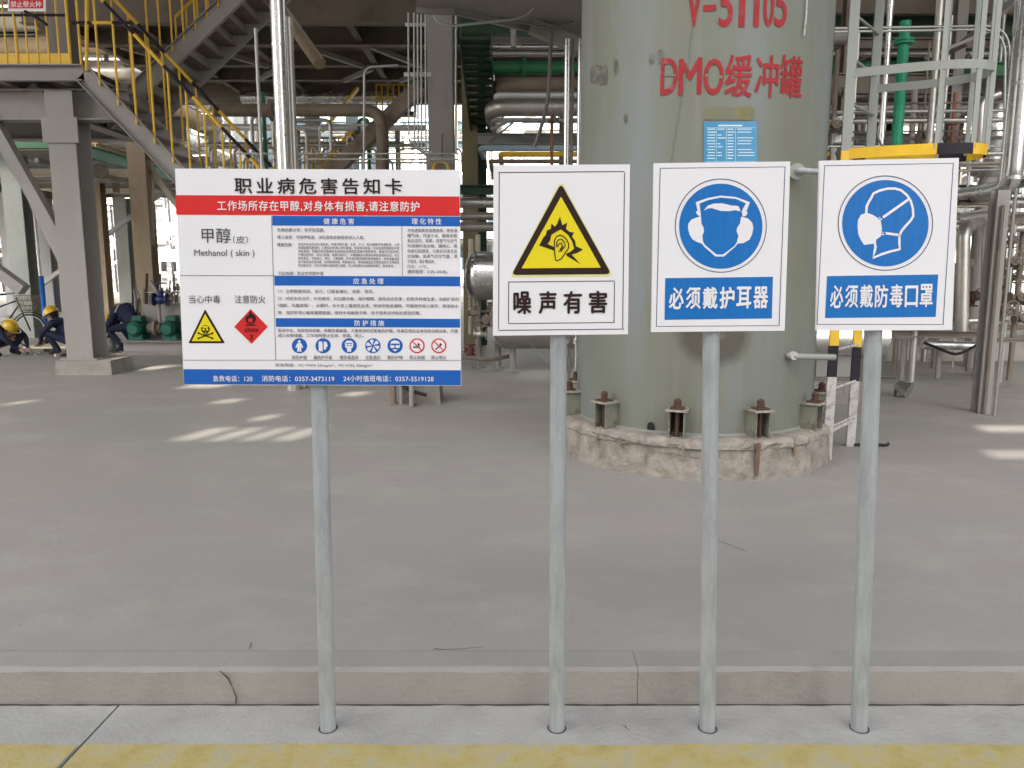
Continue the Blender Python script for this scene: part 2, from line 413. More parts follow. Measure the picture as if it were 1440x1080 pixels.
slab([(jx(1.2) + 0.006, 1.2), (60, 1.2), (60, KY - 0.004), (jx(KY) + 0.004, KY - 0.004), (jx(YL) + 0.005, YL)], 0, M['apron'], 'concrete_slab', apron)
mb = MB(); mb.box((-60, -40, -0.03), (60, 1.195, -0.006)); struct('road', mb, mat('asphalt', (0.055, 0.055, 0.055), 0.9, bump=0.5, bscale=80))
yl = MB()
for (xa, xb, sgn) in ((-30, None, -1), (None, 30, 1)):
    n = 120
    for j in range(n):
        def X(t, y):
            if sgn < 0: return -30 + (jx(y) - 0.008 + 30) * t
            return (jx(y) + 0.008) + (30 - jx(y) - 0.008) * t
        t0, t1 = j / n, (j + 1) / n
        e0 = 0.004 * math.sin(j * 2.3 + sgn) + 0.002 * math.sin(j * 7.1); e1 = 0.004 * math.sin((j + 1) * 2.3 + sgn) + 0.002 * math.sin((j + 1) * 7.1)
        yl.add([(X(t0, YL - 0.75), YL - 0.75, 0.003), (X(t1, YL - 0.75), YL - 0.75, 0.003), (X(t1, YL), YL + e1, 0.003), (X(t0, YL), YL + e0, 0.003)], [(0, 1, 2, 3)])
o = obj('yellow_line', yl, M['yline'], kind='structure')
# cracks
def crack(pts, wd, parent=None, z=None):
    k = MB(); q = []
    for i, p in enumerate(pts):
        q.append(Vector(p))
    L_ = []; Rr = []
    for i, p in enumerate(q):
        d = (q[min(i + 1, len(q) - 1)] - q[max(i - 1, 0)]).normalized(); n_ = Vector((0, 0, 1)) if z is None else Vector((0, 1, 0))
        s_ = d.cross(n_).normalized() * wd * (0.3 + random.random() * 0.9) * 0.5
        L_.append(p + s_); Rr.append(p - s_)
    n = len(q)
    k.add(L_ + Rr, [(i, i + 1, n + i + 1, n + i) for i in range(n - 1)])
    return obj('crack', k, M['crack'], parent)
def jitter(a, b, n, amp, ax):
    a = Vector(a); b = Vector(b); out = []
    for i in range(n + 1):
        p = a.lerp(b, i / n)
        if 0 < i < n: p = p + Vector(ax) * random.uniform(-amp, amp)
        out.append(p)
    return out
pf = bpy.data.objects['plant_floor']
a_, b_ = G(347, 917, FL + 0.002), G(336, 932, FL + 0.002)
crack(jitter((a_.x, KC + 0.01, FL + 0.002), (b_.x, KC + 0.06, FL + 0.002), 6, 0.006, (1, 0, 0)), 0.006, pf)
for (p0, p1) in (((610, 912), (680, 911)), ((430, 690), (470, 700)), ((1010, 760), (1050, 775))):
    a_, b_ = G(p0[0], p0[1], FL + 0.002), G(p1[0], p1[1], FL + 0.002)
    crack(jitter(a_, b_, 6, 0.008, (0, 1, 0)), 0.004, pf)
kf = [G(322, 938, 0.1), G(325, 950, 0.1), G(330, 965, 0.06), G(335, 980, 0.02), G(333, 989, 0.0)]
zs = [0.135, 0.105, 0.07, 0.03, 0.004]
for i, p in enumerate(kf): kf[i] = Vector((p.x, KY - 0.004, zs[i]))
crack(kf, 0.007, kerb, z=1)
# ragged dirt line where kerb meets apron
pts = [Vector((-4 + i * 0.05, KY - 0.006 - random.random() * 0.004, 0.002)) for i in range(161)]
crack(pts, 0.010, apron)
a_ = G(875, 1019, 0.002); b_ = G(886, 1027, 0.002)
crack(jitter(a_, b_, 3, 0.003, (1, 0, 0)), 0.004, apron)
# ------------------------------------------------------------------ the four signs on poles
PR = 0.0275
class Board:
    def __init__(s, corners, Y, back, parent):
        s.c = corners; s.Y = Y; s.W = [P(x, y, Y) for x, y in corners]; s.parent = parent
        k = MB(); TL, TR, BR, BL = s.W; b = Vector((0, back, 0))
        k.add([TL, TR, BR, BL], [(0, 3, 2, 1)]); k.cm = 1
        k.add([TL, TR, BR, BL, TL + b, TR + b, BR + b, BL + b], [(0, 1, 5, 4), (1, 2, 6, 5), (2, 3, 7, 6), (3, 0, 4, 7), (4, 5, 6, 7)])
        obj('board', k, [M['signw'], M['signe']], parent)
    def uv(s, x, y):
        TL, TR, BR, BL = [Vector(c) for c in s.c]; u, v = 0.5, 0.5
        for _ in range(6):
            p = TL * (1 - u) * (1 - v) + TR * u * (1 - v) + BR * u * v + BL * (1 - u) * v
            du = (TR - TL) * (1 - v) + (BR - BL) * v; dv = (BL - TL) * (1 - u) + (BR - TR) * u
            e = Vector((x, y)) - p; det = du.x * dv.y - du.y * dv.x
            u += (e.x * dv.y - e.y * dv.x) / det; v += (du.x * e.y - du.y * e.x) / det
        return u, v
    def at(s, u, v, lay):
        TL, TR, BR, BL = s.W
        p = TL * (1 - u) * (1 - v) + TR * u * (1 - v) + BR * u * v + BL * (1 - u) * v
        return p - Vector((0, 0.0007 * lay, 0))
    def w(s, x, y, lay): return s.at(*s.uv(x, y), lay)
    # shapes given in photograph measurements on the board
    def poly(s, k, pts, lay):
        t = geometry.tessellate_polygon([[Vector((x, y, 0)) for x, y in pts]])
        k.add([s.w(x, y, lay) for x, y in pts], [tuple(f) for f in t]); return k
    def rect(s, k, x0, y0, x1, y1, lay):
        ua, va = s.uv(x0, (y0 + y1) / 2); ub, vb = s.uv(x1, (y0 + y1) / 2); _, v0 = s.uv((x0 + x1) / 2, y0); _, v1 = s.uv((x0 + x1) / 2, y1)
        k.add([s.at(ua, v0, lay), s.at(ub, v0, lay), s.at(ub, v1, lay), s.at(ua, v1, lay)], [(0, 3, 2, 1)]); return k
    def frame(s, k, x0, y0, x1, y1, t, lay):
        s.rect(k, x0, y0, x1, y0 + t, lay); s.rect(k, x0, y1 - t, x1, y1, lay); s.rect(k, x0, y0 + t, x0 + t, y1 - t, lay); s.rect(k, x1 - t, y0 + t, x1, y1 - t, lay); return k
    def ell(s, k, cx, cy, rx, ry, lay, n=64, hole=None):
        if hole is None:
            k.add([s.w(cx + rx * math.cos(2 * math.pi * i / n), cy + ry * math.sin(2 * math.pi * i / n), lay) for i in range(n)], [tuple(range(n))])
        else:
            vs_ = []
            for i in range(n):
                a = 2 * math.pi * i / n
                vs_.append(s.w(cx + rx * math.cos(a), cy + ry * math.sin(a), lay)); vs_.append(s.w(cx + (rx - hole) * math.cos(a), cy + (ry - hole) * math.sin(a), lay))
            k.add(vs_, [(2 * i, 2 * i + 1, (2 * i + 3) % (2 * n), (2 * i + 2) % (2 * n)) for i in range(n)])
        return k
    def stroke(s, k, pts, t, lay, closed=False):
        q = [Vector(p) for p in pts]; n = len(q); A = []; B = []
        for i in range(n):
            a = q[(i - 1) % n] if closed or i else q[i]; b = q[(i + 1) % n] if closed or i < n - 1 else q[i]
            d = (b - a).normalized(); nn = Vector((-d.y, d.x)) * t / 2
            A.append(s.w(*(q[i] + nn), lay)); B.append(s.w(*(q[i] - nn), lay))
        m = n if closed else n - 1
        k.add(A + B, [(i, (i + 1) % n, n + (i + 1) % n, n + i) for i in range(m)]); return k
    def text(s, st, x0, y0, x1, y1, m, lay=3, bold=0.0, spacing=1.0, name='lettering'):
        vs_, fs = text_data(st, 0.0, spacing)
        xs = [v[0] for v in vs_]; ys = [v[1] for v in vs_]; a0, a1, b0, b1 = min(xs), max(xs), min(ys), max(ys)
        ym = (y0 + y1) / 2; xm = (x0 + x1) / 2
        ua, _ = s.uv(x0, ym); ub, _ = s.uv(x1, ym); _, va = s.uv(xm, y0); _, vb = s.uv(xm, y1)
        a0 -= bold * .7; a1 += bold * .7; b0 -= bold * .6; b1 += bold * .6
        k = MB(); offs = [(0, 0)] if bold < .002 else ([(-1, 0), (1, 0), (0, .7), (0, -.7)] if bold > .012 else [(-1, 0), (1, 0)])
        for q, (ox, oy) in enumerate(offs):
            k.add([s.at(ua + (ub - ua) * (x + ox * bold * .7 - a0) / (a1 - a0), vb + (va - vb) * (y + oy * bold * .7 - b0) / (b1 - b0), lay + q * .15) for x, y in vs_], fs)
        return obj(name, k, m, s.parent)
    def part(s, name, k, m): return obj(name, k, m, s.parent)

def pole(parent, top, bot, Y, up=0.25, lean=0.0):
    a = G(bot[0], bot[1], 0.0); b = P(top[0], top[1], Y)
    y0 = Y; a = Vector((P(bot[0], bot[1], Y).x, Y, -0.05)); b = Vector((b.x, Y, b.z))
    d = (b - a).normalized(); b = b + d * up
    k = MB(); k.tube([a, b], PR, 28); obj('pole', k, M['galv'], parent)
    # slot where the pole enters the concrete
    k = MB(); k.lathe((a.x, a.y, 0), [(PR + 0.001, 0.0015), (PR + 0.006, 0.0015)], 28, smooth=False); obj('pole_socket_gap', k, M['crack'], parent)
    return a, b, d
def back_clamps(parent, a, d, zs):
    for z_ in zs:
        p = a + d * ((z_ - a.z) / d.z)
        k = MB(); k.lathe(p, [(PR + 0.001, -0.015), (PR + 0.004, -0.015), (PR + 0.004, 0.015), (PR + 0.001, 0.015)], 20)
        obj('pole_clamp', k, M['galv'], parent)

YP = G(783, 1031, 0).y + PR
YB = YP - PR - 0.012
# --- 1 methanol hazard card
t = thing('hazard_notice_sign', 'wide white chemical hazard notice board with red and blue bands on a galvanised pole', 'sign', (P(461, 1028, YP).x, YP, 0), 'signs on galvanised poles along the kerb')
a, b, d = pole(t, (449, 545), (461.5, 1028), YP); back_clamps(t, a, d, (1.36, 1.75))
B = Board([(246, 237), (646.5, 239), (648.5, 542.5), (258.5, 541)], YB, 0.011, t)
k = MB(); B.rect(k, 247, 274, 646.5, 300.8, 1); B.part('red_band', k, M['signr'])
for y0, y1 in ((302, 315.3), (385.2, 398.8), (445.2, 457.6)):
    k = MB(); B.rect(k, 383 + (y0 - 302) * .035, y0, 647, y1, 1); B.part('blue_heading_band', k, M['signb'])
k = MB(); B.rect(k, 258.5, 519, 648, 541, 1); B.part('blue_footer_band', k, M['signb'])
def nearline(x0, y0, x1, y1, t_=0.7):
    k = MB(); B.stroke(k, [(x0, y0), (x1, y1)], t_, 2); B.part('rule_line', k, M['ink'])
nearline(252, 384.3, 386, 384.6); nearline(382, 302, 388, 505); nearline(258, 505, 648, 505.3, .6); nearline(565, 316, 566, 384.5, .6)
k_, w_ = M['signk'], M['signw']
B.text('职业病危害告知卡', 330, 249.6, 565.5, 272, k_, bold=0.025, spacing=1.35)
B.text('工作场所存在甲醇,对身体有损害,请注意防护', 305.6, 281, 590, 295.6, w_, bold=0.022, spacing=1.12)
B.text('甲醇', 283.7, 318, 324.6, 338.9, M['ink'], bold=0.004)
B.text('（皮）', 328, 329, 349, 339.4, M['ink'])
B.text('Methanol ( skin )', 273.5, 348, 358, 359.6, M['ink'], bold=0.006)
for s_, x0, y0, x1, y1 in (('健康危害', 455, 304.8, 498, 313.4), ('理化特性', 579, 304.8, 621, 313.4), ('应急处理', 496.7, 388, 539.5, 396.4), ('防护措施', 498.7, 447.6, 540.4, 455.8)):
    B.text(s_, x0, y0, x1, y1, w_, bold=0.02, spacing=1.5)
B.text('当心中毒', 266, 412, 310, 423.6, M['ink'], bold=0.006)
B.text('注意防火', 330, 412, 373.5, 423.6, M['ink'], bold=0.006)
lines = [('危害因素分类：化学性因素。', 390, 318.2, 457), ('侵入途径：可经呼吸道、消化道和皮肤吸收进入人体。', 390, 328.4, 512.7), ('健康危害：', 390, 338.6, 412),
    ('引起疾病：职业性甲醇中毒', 392, 378.6, 455)]
para = ['易经呼吸道及消化道吸收，中毒初期头痛、头晕、乏力、视力模糊伴有酒醉感、上呼',
 '吸道黏膜刺激症状。口服后出现恶心呕吐腹痛，轻度神经衰弱，可出现视物模糊及中枢',
 '神经系统。较重时意识障碍并有视神经炎症改变及酸中毒等表现，重者可引起失明，',
 '严重时损伤肝、肾及心肌等。误服可致死亡，长期接触低浓度者有神经衰弱综合征，自主',
 '神经紊乱。可致恶心、呕吐、上腹痛等，并伴有肝脏损害和急性胰腺炎，皮肤接触后脱',
 '脂干燥及皮炎等损害，出现眼球疼痛、胃肠道反应，持续接触者应定期检查视力与神经系',
 '统功能状况，可见中度酸中毒和视力减退，应立即就医并加强现场通风，重者昏迷。']
for i, s_ in enumerate(para): lines.append((s_, 419.4, 338.8 + i * 4.95, 561.7 if i < 6 else 554))
for i, (s_, x1) in enumerate((('无色透明挥发易燃液体，微有酒', 643), ('精气味。可溶于水、醇等多数', 643), ('有机溶剂。易燃，其蒸气与空气', 643), ('形成爆炸混合物，遇明火、高', 643),
      ('热能引起燃烧，与氧化剂发生反', 643), ('应接触。其蒸气比空气重，易', 643), ('于低处，能扩散远处。', 612), ('闪点：11℃。', 602), ('爆炸极限：5.5%~44.0%。', 630))):
    lines.append((s_, 573, 319.0 + i * 7.15, x1))
lines += [('（1）立即脱离现场，去污，口服者催吐、洗胃、导泻。', 391, 404, 526), ('（2）对症支持治疗，补充碱液、纠正酸中毒，保护眼睛，避免综合危害，积极多种维生素，及能扩容剂', 391, 414.5, 645),
    ('（烟酰、乳酸钠等）。必要时，处于高上腹透及血液，保持呼吸道通畅，可输用呼吸兴奋剂、肺泡给水', 391, 424.3, 645), ('肿，保护肝肾心脑等重要脏器，维持水电解质平衡，给予营养支持和抗感染药等。', 391, 434.4, 592),
    ('密闭作业，局部排风排毒，佩戴防毒面罩。大量使用时应配备防护服，有毒区域应设淋洗和洗眼设备，尽量', 391, 460, 644), ('减少皮肤接触。工作场所禁止饮食、吸烟、明火。', 391, 466.8, 512),
    ('标准限值：PC-TWA 25mg/m³，PC-STEL 50mg/m³', 387.3, 510, 524)]
for s_, x0, y0, x1 in lines:
    hh = 5.3 if not s_.startswith(('标', '引')) else 5.4
    if s_ in para: hh = 4.1
    B.text(s_, x0, y0, x1, y0 + hh, M['ink'], bold=0.003, name='small_print_line')
for s_, x0, x1 in (('急救电话：120', 299.8, 355.2), ('消防电话：0357-3473119', 368.3, 470.4), ('24小时值班电话：0357-5519128', 483, 610)):
    B.text(s_, x0, 527.5, x1, 536.4, w_, bold=0.018, spacing=1.05)
# poison triangle
def tri(B, ax, ay, lx, ly, rx, ry, lay, m, rnd=2.0, name='warning_triangle'):
    pts = []
    V = [Vector((ax, ay)), Vector((rx, ry)), Vector((lx, ly))]
    for i in range(3):
        p, q, r = V[i - 1], V[i], V[(i + 1) % 3]
        a = q + (p - q).normalized() * rnd; c = q + (r - q).normalized() * rnd
        for j in range(6):
            u = j / 5; pts.append(tuple(a * (1 - u) ** 2 + q * 2 * u * (1 - u) + c * u ** 2))
    k = MB(); B.poly(k, pts, lay); B.part(name, k, m)
tri(B, 288.4, 431.8, 265, 480.6, 316.4, 480.6, 1, M['signk'], 1.5)
tri(B, 288.6, 438.5, 269.8, 477.6, 311.2, 477.6, 2, M['signy'], 0.6)
k = MB(); B.ell(k, 289.2, 460.3, 6.2, 5.6, 3, 24); B.rect(k, 286, 464.5, 292.4, 469, 3)
for s_ in (1, -1):
    B.stroke(k, [(289.2 - 9.5 * s_, 466.5), (289.2 + 9.5 * s_, 473.2)], 1.7, 3.4)
    B.ell(k, 289.2 - 9.8 * s_, 466, 1.6, 1.4, 3.6, 10); B.ell(k, 289.2 + 9.8 * s_, 473.6, 1.6, 1.4, 3.6, 10)
B.part('skull_pictogram', k, M['signk'])
k = MB(); B.ell(k, 286.7, 460.8, 1.7, 1.6, 4, 12); B.ell(k, 291.7, 460.8, 1.7, 1.6, 4, 12); B.poly(k, [(289.2, 463), (290.1, 464.8), (288.3, 464.8)], 4); B.ell(k, 289.2, 457.2, 4.4, 1.4, 4, 14)
for q in (287.2, 289.2, 291.2): B.rect(k, q - .25, 465.6, q + .25, 468.5, 4)
B.part('skull_socket_cutout', k, M['signy'])
# fire diamond
k = MB(); B.poly(k, [(352.4, 431.6), (376.7, 457), (353.8, 481.6), (329.4, 457)], 1); B.part('red_diamond', k, M['signr'])
k = MB(); B.poly(k, [(352.8, 434.5), (354.6, 438.2), (357.2, 440.4), (357, 437.8), (359.2, 441.5), (360, 446.5), (358.2, 450.6), (354.8, 452.6), (349.6, 452.4), (346, 449.6), (345.2, 444.6), (347, 440), (347.8, 442.6), (349.8, 440.4), (350.4, 437)], 3)
B.rect(k, 345.6, 453.6, 359.4, 455.2, 3); B.part('flame_pictogram', k, M['signk'])
k = MB(); B.ell(k, 352.6, 447.6, 3.4, 3.3, 4, 16); B.part('flame_hollow', k, M['signr'])
B.text('易燃液体', 343.5, 459, 363.5, 464.6, M['signk'], bold=0.012); B.text('3', 351.2, 468, 355.6, 475, M['signk'], bold=0.015)
# seven small round symbols
cx = [421.1, 454.4, 491.1, 524.4, 555.6, 586.5, 617.1]; cy = 484.3
for i, x in enumerate(cx):
    k = MB(); B.ell(k, x, cy, 10.8, 10.8, 1, 32); B.part('round_symbol', k, M['signr'] if i > 4 else M['signb'])
    k = MB()
    if i == 0:
        B.ell(k, x, cy - 6, 2, 2.2, 3, 12); B.poly(k, [(x - 3, cy - 3.6), (x + 3, cy - 3.6), (x + 5.6, cy + 2.6), (x + 4.2, cy + 3.4), (x + 2.6, cy + 0.4), (x + 3, cy + 8.6), (x + .5, cy + 8.6), (x, cy + 3.4), (x - .5, cy + 8.6), (x - 3, cy + 8.6), (x - 2.6, cy + .4), (x - 4.2, cy + 3.4), (x - 5.6, cy + 2.6)], 3)
    elif i == 1:
        B.poly(k, [(x - 6.4, cy - 5), (x - 5, cy - 6.6), (x - 1.4, cy - 6), (x - .6, cy - 2), (x - .4, cy + 8.2), (x - 6, cy + 7.6)], 3); B.poly(k, [(x + 1, cy - 6.6), (x + 5.4, cy - 5), (x + 6.6, cy + .6), (x + 5, cy + 1.4), (x + 3.6, cy + 6), (x + 1, cy + 5)], 3)
    elif i == 2:
        B.poly(k, [(x - 6, cy - 4), (x - 3.4, cy - 7.4), (x + 3.4, cy - 7.4), (x + 6, cy - 4), (x + 5.4, cy + 2), (x + 3, cy + 4), (x + 2.8, cy + 8.6), (x - 2.8, cy + 8.6), (x - 3, cy + 4), (x - 5.4, cy + 2)], 3)
    elif i == 3:
        for q in range(6):
            a1 = q * math.pi / 3; B.poly(k, [(x + 1.4 * math.cos(a1), cy + 1.4 * math.sin(a1)), (x + 9 * math.cos(a1), cy + 9 * math.sin(a1)), (x + 9.4 * math.cos(a1 + .35), cy + 9.4 * math.sin(a1 + .35)), (x + 8.6 * math.cos(a1 + .7), cy + 8.6 * math.sin(a1 + .7))], 3)
    elif i == 4:
        B.poly(k, [(x - 7, cy - 1), (x - 5.4, cy - 6.4), (x, cy - 8.2), (x + 5.4, cy - 6.4), (x + 7, cy - 1), (x + 5, cy - 3.2), (x - 5, cy - 3.2)], 3); B.rect(k, x - 6.6, cy - .8, x - .8, cy + 3, 3); B.rect(k, x + .8, cy - .8, x + 6.6, cy + 3, 3); B.poly(k, [(x - 4, cy + 5), (x + 4, cy + 5), (x, cy + 8.4)], 3)
    else:
        B.ell(k, x, cy, 8.8, 8.8, 2, 32)
    B.part('symbol_figure', k, M['signw'])
    if i == 2:
        k = MB(); B.rect(k, x - 4.6, cy - 4, x + 4.6, cy - 2.8, 4); B.ell(k, x - 2.2, cy - .6, 1.2, 1, 4, 10); B.ell(k, x + 2.2, cy - .6, 1.2, 1, 4, 10); B.part('symbol_mask_detail', k, M['signb'])
    if i > 4:
        k = MB(); B.stroke(k, [(x - 6.4, cy - 6.4), (x + 6.4, cy + 6.4)], 1.5, 4); B.part('prohibition_bar', k, M['signr'])
        k = MB(); B.rect(k, x - 5.6, cy + 1, x + 4, cy + 2.8, 3) if i == 5 else B.poly(k, [(x - 5, cy + 4.6), (x + 2, cy - 1), (x + 3, cy + .2), (x - 4.4, cy + 6)], 3)
        B.poly(k, [(x + 2, cy - 4.4), (x + 4.4, cy - 1.8), (x + 2.8, cy + .4), (x + .6, cy - 1.2)], 3); B.part('symbol_figure', k, M['signk'])
for x, s_, hw in zip(cx, ('穿防护服', '戴防护手套', '戴防毒面具', '注意通风', '戴防护镜', '禁止吸烟', '禁止明火'), (10.8, 13, 13, 10.8, 10.8, 10.8, 10.8)):
    B.text(s_, x - hw, 498.2, x + hw, 504, M['ink'], bold=0.004, name='small_print_line')

# --- 2 noise warning
GR = 'signs on galvanised poles along the kerb'
t = thing('noise_warning_sign', 'upright white sign with yellow warning triangle and ear symbol, second pole from the left', 'sign', (P(783, 1030, YP).x, YP, 0), GR)
a, b, d = pole(t, (785.5, 471), (783, 1031), YP); back_clamps(t, a, d, (1.5, 1.85))
B = Board([(694, 232.5), (886, 231), (883, 470), (693, 472)], YB, 0.012, t)
def z2(u, v): return (680 + u / 3.177, 220 + v / 3.177)
k = MB(); B.frame(k, 701, 241, 877.5, 464, 1.2, 1); B.part('border_line', k, M['ink'])
tri(B, *z2(346, 105), *z2(116, 534), *z2(580, 530), 1, M['signyp'], 9, 'pale_triangle_edge')
tri(B, *z2(346, 117), *z2(124, 524), *z2(571, 520), 2, M['signk'], 8)
tri(B, *z2(346, 176), *z2(170, 494), *z2(524, 491), 3, M['signy'], 0.8)
ex = [(248, 392), (268, 355), (278, 345), (283, 325), (300, 318), (303, 294), (318, 308), (328, 297), (341, 264), (352, 302), (374, 290), (368, 318), (385, 332), (404, 334), (395, 352), (409, 372), (412, 394), (444, 410), (416, 426), (393, 432), (433, 475), (372, 438), (368, 428), (388, 420), (405, 405), (395, 372), (378, 345), (345, 320), (320, 333), (303, 345), (297, 370), (286, 385), (318, 400), (318, 416), (285, 404)]
k = MB(); B.poly(k, [z2(*p) for p in ex], 4); B.part('noise_burst_pictogram', k, M['signk'])
k = MB()
B.stroke(k, [z2(*p) for p in [(322, 458), (318, 430), (316, 400), (316, 372), (325, 352), (342, 345), (358, 352), (372, 366), (380, 385), (380, 402), (368, 420), (358, 436), (345, 452), (328, 460), (322, 458)]], 1.5, 5)
B.stroke(k, [z2(*p) for p in [(327, 400), (326, 380), (335, 366), (350, 364), (362, 378), (364, 396), (352, 408), (348, 420), (342, 408), (352, 396), (348, 380), (338, 384), (330, 396)]], 1.5, 5)
B.stroke(k, [z2(*p) for p in [(348, 386), (356, 400), (344, 412), (334, 420)]], 1.3, 5); B.part('ear_pictogram', k, M['signk'])
k = MB(); B.frame(k, 714.6, 393.6, 864.4, 454.3, 1.2, 1); B.part('caption_border', k, M['ink'])
for i, (s_, u0, u1) in enumerate((('噪', 133, 214), ('声', 246, 326), ('有', 356, 440), ('害', 470, 553))):
    B.text(s_, z2(u0, 0)[0], 220 + (597 - i) / 3.177, z2(u1, 0)[0], 220 + (703 - i * 1.5) / 3.177, M['signk'], bold=0.045)

# --- 3 ear defenders
t = thing('ear_protection_sign', 'upright white sign with blue disc of a head wearing ear defenders', 'sign', (P(995, 1030, YP).x, YP, 0), GR)
a, b, d = pole(t, (1000, 467), (995, 1029), YP); back_clamps(t, a, d, (1.5, 1.85))
B = Board([(919.5, 229.5), (1111.5, 227), (1103.5, 465), (916, 467)], YB, 0.012, t)
def z3(u, v): return (900 + u / 4.155, 220 + v / 4.155)
k = MB(); c3 = [z3(118, 68), z3(847, 60), z3(812, 987), z3(95, 992)]; B.stroke(k, c3, 1.3, 1, True); B.part('border_line', k, M['inkline'])
k = MB(); B.ell(k, *z3(472, 399), 64.6, 65.6, 1, 72, hole=1.2); B.part('disc_rim_line', k, M['inkline'])
k = MB(); B.ell(k, *z3(472, 402), 58.6, 59.4, 1, 72); B.part('blue_disc', k, M['signb2'])
def part3(pts, lay, m, nm): kk = MB(); B.poly(kk, [z3(*p) for p in pts], lay); B.part(nm, kk, m)
part3([(325, 262), (395, 238), (470, 224), (560, 232), (642, 262), (622, 312), (628, 322), (620, 340), (600, 345), (590, 300), (604, 278), (540, 254), (470, 244), (400, 254), (345, 278), (360, 300), (354, 345), (335, 335), (325, 318), (336, 310)], 2, M['signw'], 'headband_pictogram')
part3([(350, 268), (400, 249), (470, 235), (560, 243), (618, 268), (600, 300), (584, 345), (590, 300), (600, 282), (540, 258), (470, 250), (400, 258), (350, 284), (363, 305), (358, 340), (350, 300)], 3, M['signb2'], 'headband_shade_line')
part3([(356, 342), (330, 350), (300, 362), (282, 385), (280, 415), (290, 450), (305, 475), (328, 490), (362, 502), (375, 520), (405, 545), (440, 577), (490, 577), (520, 550), (555, 520), (570, 502), (605, 498), (640, 478), (655, 445), (662, 410), (655, 380), (630, 355), (590, 345), (584, 385), (566, 410), (564, 430), (574, 455), (566, 492), (552, 515), (520, 540), (484, 565), (446, 565), (410, 535), (380, 510), (368, 490), (364, 455), (374, 430), (370, 405), (358, 385)], 2, M['signw'], 'ear_muff_pictogram')
part3([(372, 310), (395, 282), (430, 270), (480, 268), (530, 280), (575, 284), (588, 315), (556, 308), (520, 314), (470, 312), (420, 296), (395, 298)], 2, M['signw'], 'hair_pictogram')
k = MB(); B.poly(k, [z3(147, 704), z3(777, 696), z3(770, 944), z3(143, 952)], 1); B.part('blue_caption_panel', k, M['signb2'])
for i, s_ in enumerate('必须戴护耳器'):
    B.text(s_, z3(168 + i * 98.5, 0)[0], 220 + (757 - i * 1.0) / 4.155, z3(168 + i * 98.5 + 88, 0)[0], 220 + (890 - i) / 4.155, M['signw'], bold=0.045)

# --- 4 gas mask
t = thing('mask_protection_sign', 'upright white sign with blue disc of a masked head in profile, rightmost pole', 'sign', (P(1208, 1030, YP).x, YP, 0), GR)
a, b, d = pole(t, (1228, 468), (1208, 1030), YP); back_clamps(t, a, d, (1.5, 1.85))
B = Board([(1153, 226), (1348.5, 222), (1339, 464), (1148, 465)], YB, 0.012, t)
def z4(u, v): return (1130 + u / 4, 210 + v / 4)
k = MB(); B.stroke(k, [z4(118, 91), z4(842, 77), z4(784, 984), z4(76, 983)], 1.3, 1, True); B.part('border_line', k, M['inkline'])
k = MB(); B.ell(k, *z4(460, 410), 67, 66.4, 1, 72, hole=1.3); B.part('disc_rim_line', k, M['inkline'])
k = MB(); B.ell(k, *z4(460, 410), 60.8, 60.2, 1, 72); B.part('blue_disc', k, M['signb2'])
k = MB(); B.stroke(k, [z4(*p) for p in [(352, 352), (354, 315), (366, 290), (380, 268), (392, 244), (425, 228), (470, 217), (515, 216), (548, 226), (580, 252), (602, 285), (614, 325), (616, 370), (600, 395), (572, 425), (550, 452), (538, 480), (538, 520), (541, 554), (490, 566), (440, 582), (390, 603), (398, 570), (404, 540), (400, 520)]], 3.4, 2)
B.stroke(k, [z4(590, 276), z4(446, 376)], 3.6, 2); B.stroke(k, [z4(540, 475), z4(460, 464)], 3.6, 2)
for u, v in ((427, 378), (437, 385), (430, 390), (446, 460), (441, 470), (448, 472)): B.ell(k, *z4(u, v), 1.1, 1.1, 2, 8)
B.part('head_outline_pictogram', k, M['signw'])
k = MB(); B.poly(k, [z4(*p) for p in [(322, 362), (352, 350), (385, 360), (415, 378), (434, 398), (440, 440), (434, 482), (408, 500), (405, 520), (380, 525), (340, 530), (320, 500), (307, 470), (303, 430), (305, 390)]], 2); B.part('mask_pictogram', k, M['signw'])
k = MB(); B.poly(k, [z4(132, 706), z4(757, 697), z4(743, 940), z4(120, 946)], 1); B.part('blue_caption_panel', k, M['signb2'])
for i, s_ in enumerate('必须戴防毒口罩'):
    x0 = 148 + i * 84; B.text(s_, z4(x0, 0)[0], 210 + (757 - i * 1.2 + (8 if s_ == '口' else 0)) / 4, z4(x0 + 74, 0)[0], 210 + (890 - i) / 4, M['signw'], bold=0.035)
# ------------------------------------------------------------------ buffer tank on its plinth
def az_of(px, py): d = ray(px, py); return math.atan2(d.x, d.y)
aL, aR = az_of(812, 500), az_of(1147, 500); azc = (aL + aR) / 2; half = (aR - aL) / 2
pf_ = G(988, 676, FL); fr = math.hypot(pf_.x, pf_.y)
TR_OVER = 1.16
TD = fr / (1 - TR_OVER * math.sin(half)); TRD = TD * math.sin(half); PRD = TRD * TR_OVER
TC = Vector((TD * math.sin(azc), TD * math.cos(azc), 0))
front = Vector((-TC.x, -TC.y, 0)).normalized()
ff = TC + front * PRD
pt_ = ray(988, 619); tt = math.hypot(ff.x, ff.y) / math.hypot(pt_.x, pt_.y)
PZ = CAMZ + pt_.z * tt
print('tank', TC, TRD, PRD, PZ)
spot_dir = Vector(ray(1008, 470)); 
def on_tank(px, py, r=None):
    r = r or TRD; d = ray(px, py); o = Vector((-TC.x, -TC.y)); dx, dy = d.x, d.y
    A = dx * dx + dy * dy; Bq = 2 * (o.x * dx + o.y * dy); Cq = o.x ** 2 + o.y ** 2 - r * r
    disc = max(Bq * Bq - 4 * A * Cq, 0); t_ = (-Bq - math.sqrt(disc)) / (2 * A)
    return Vector((0, 0, CAMZ)) + d * t_
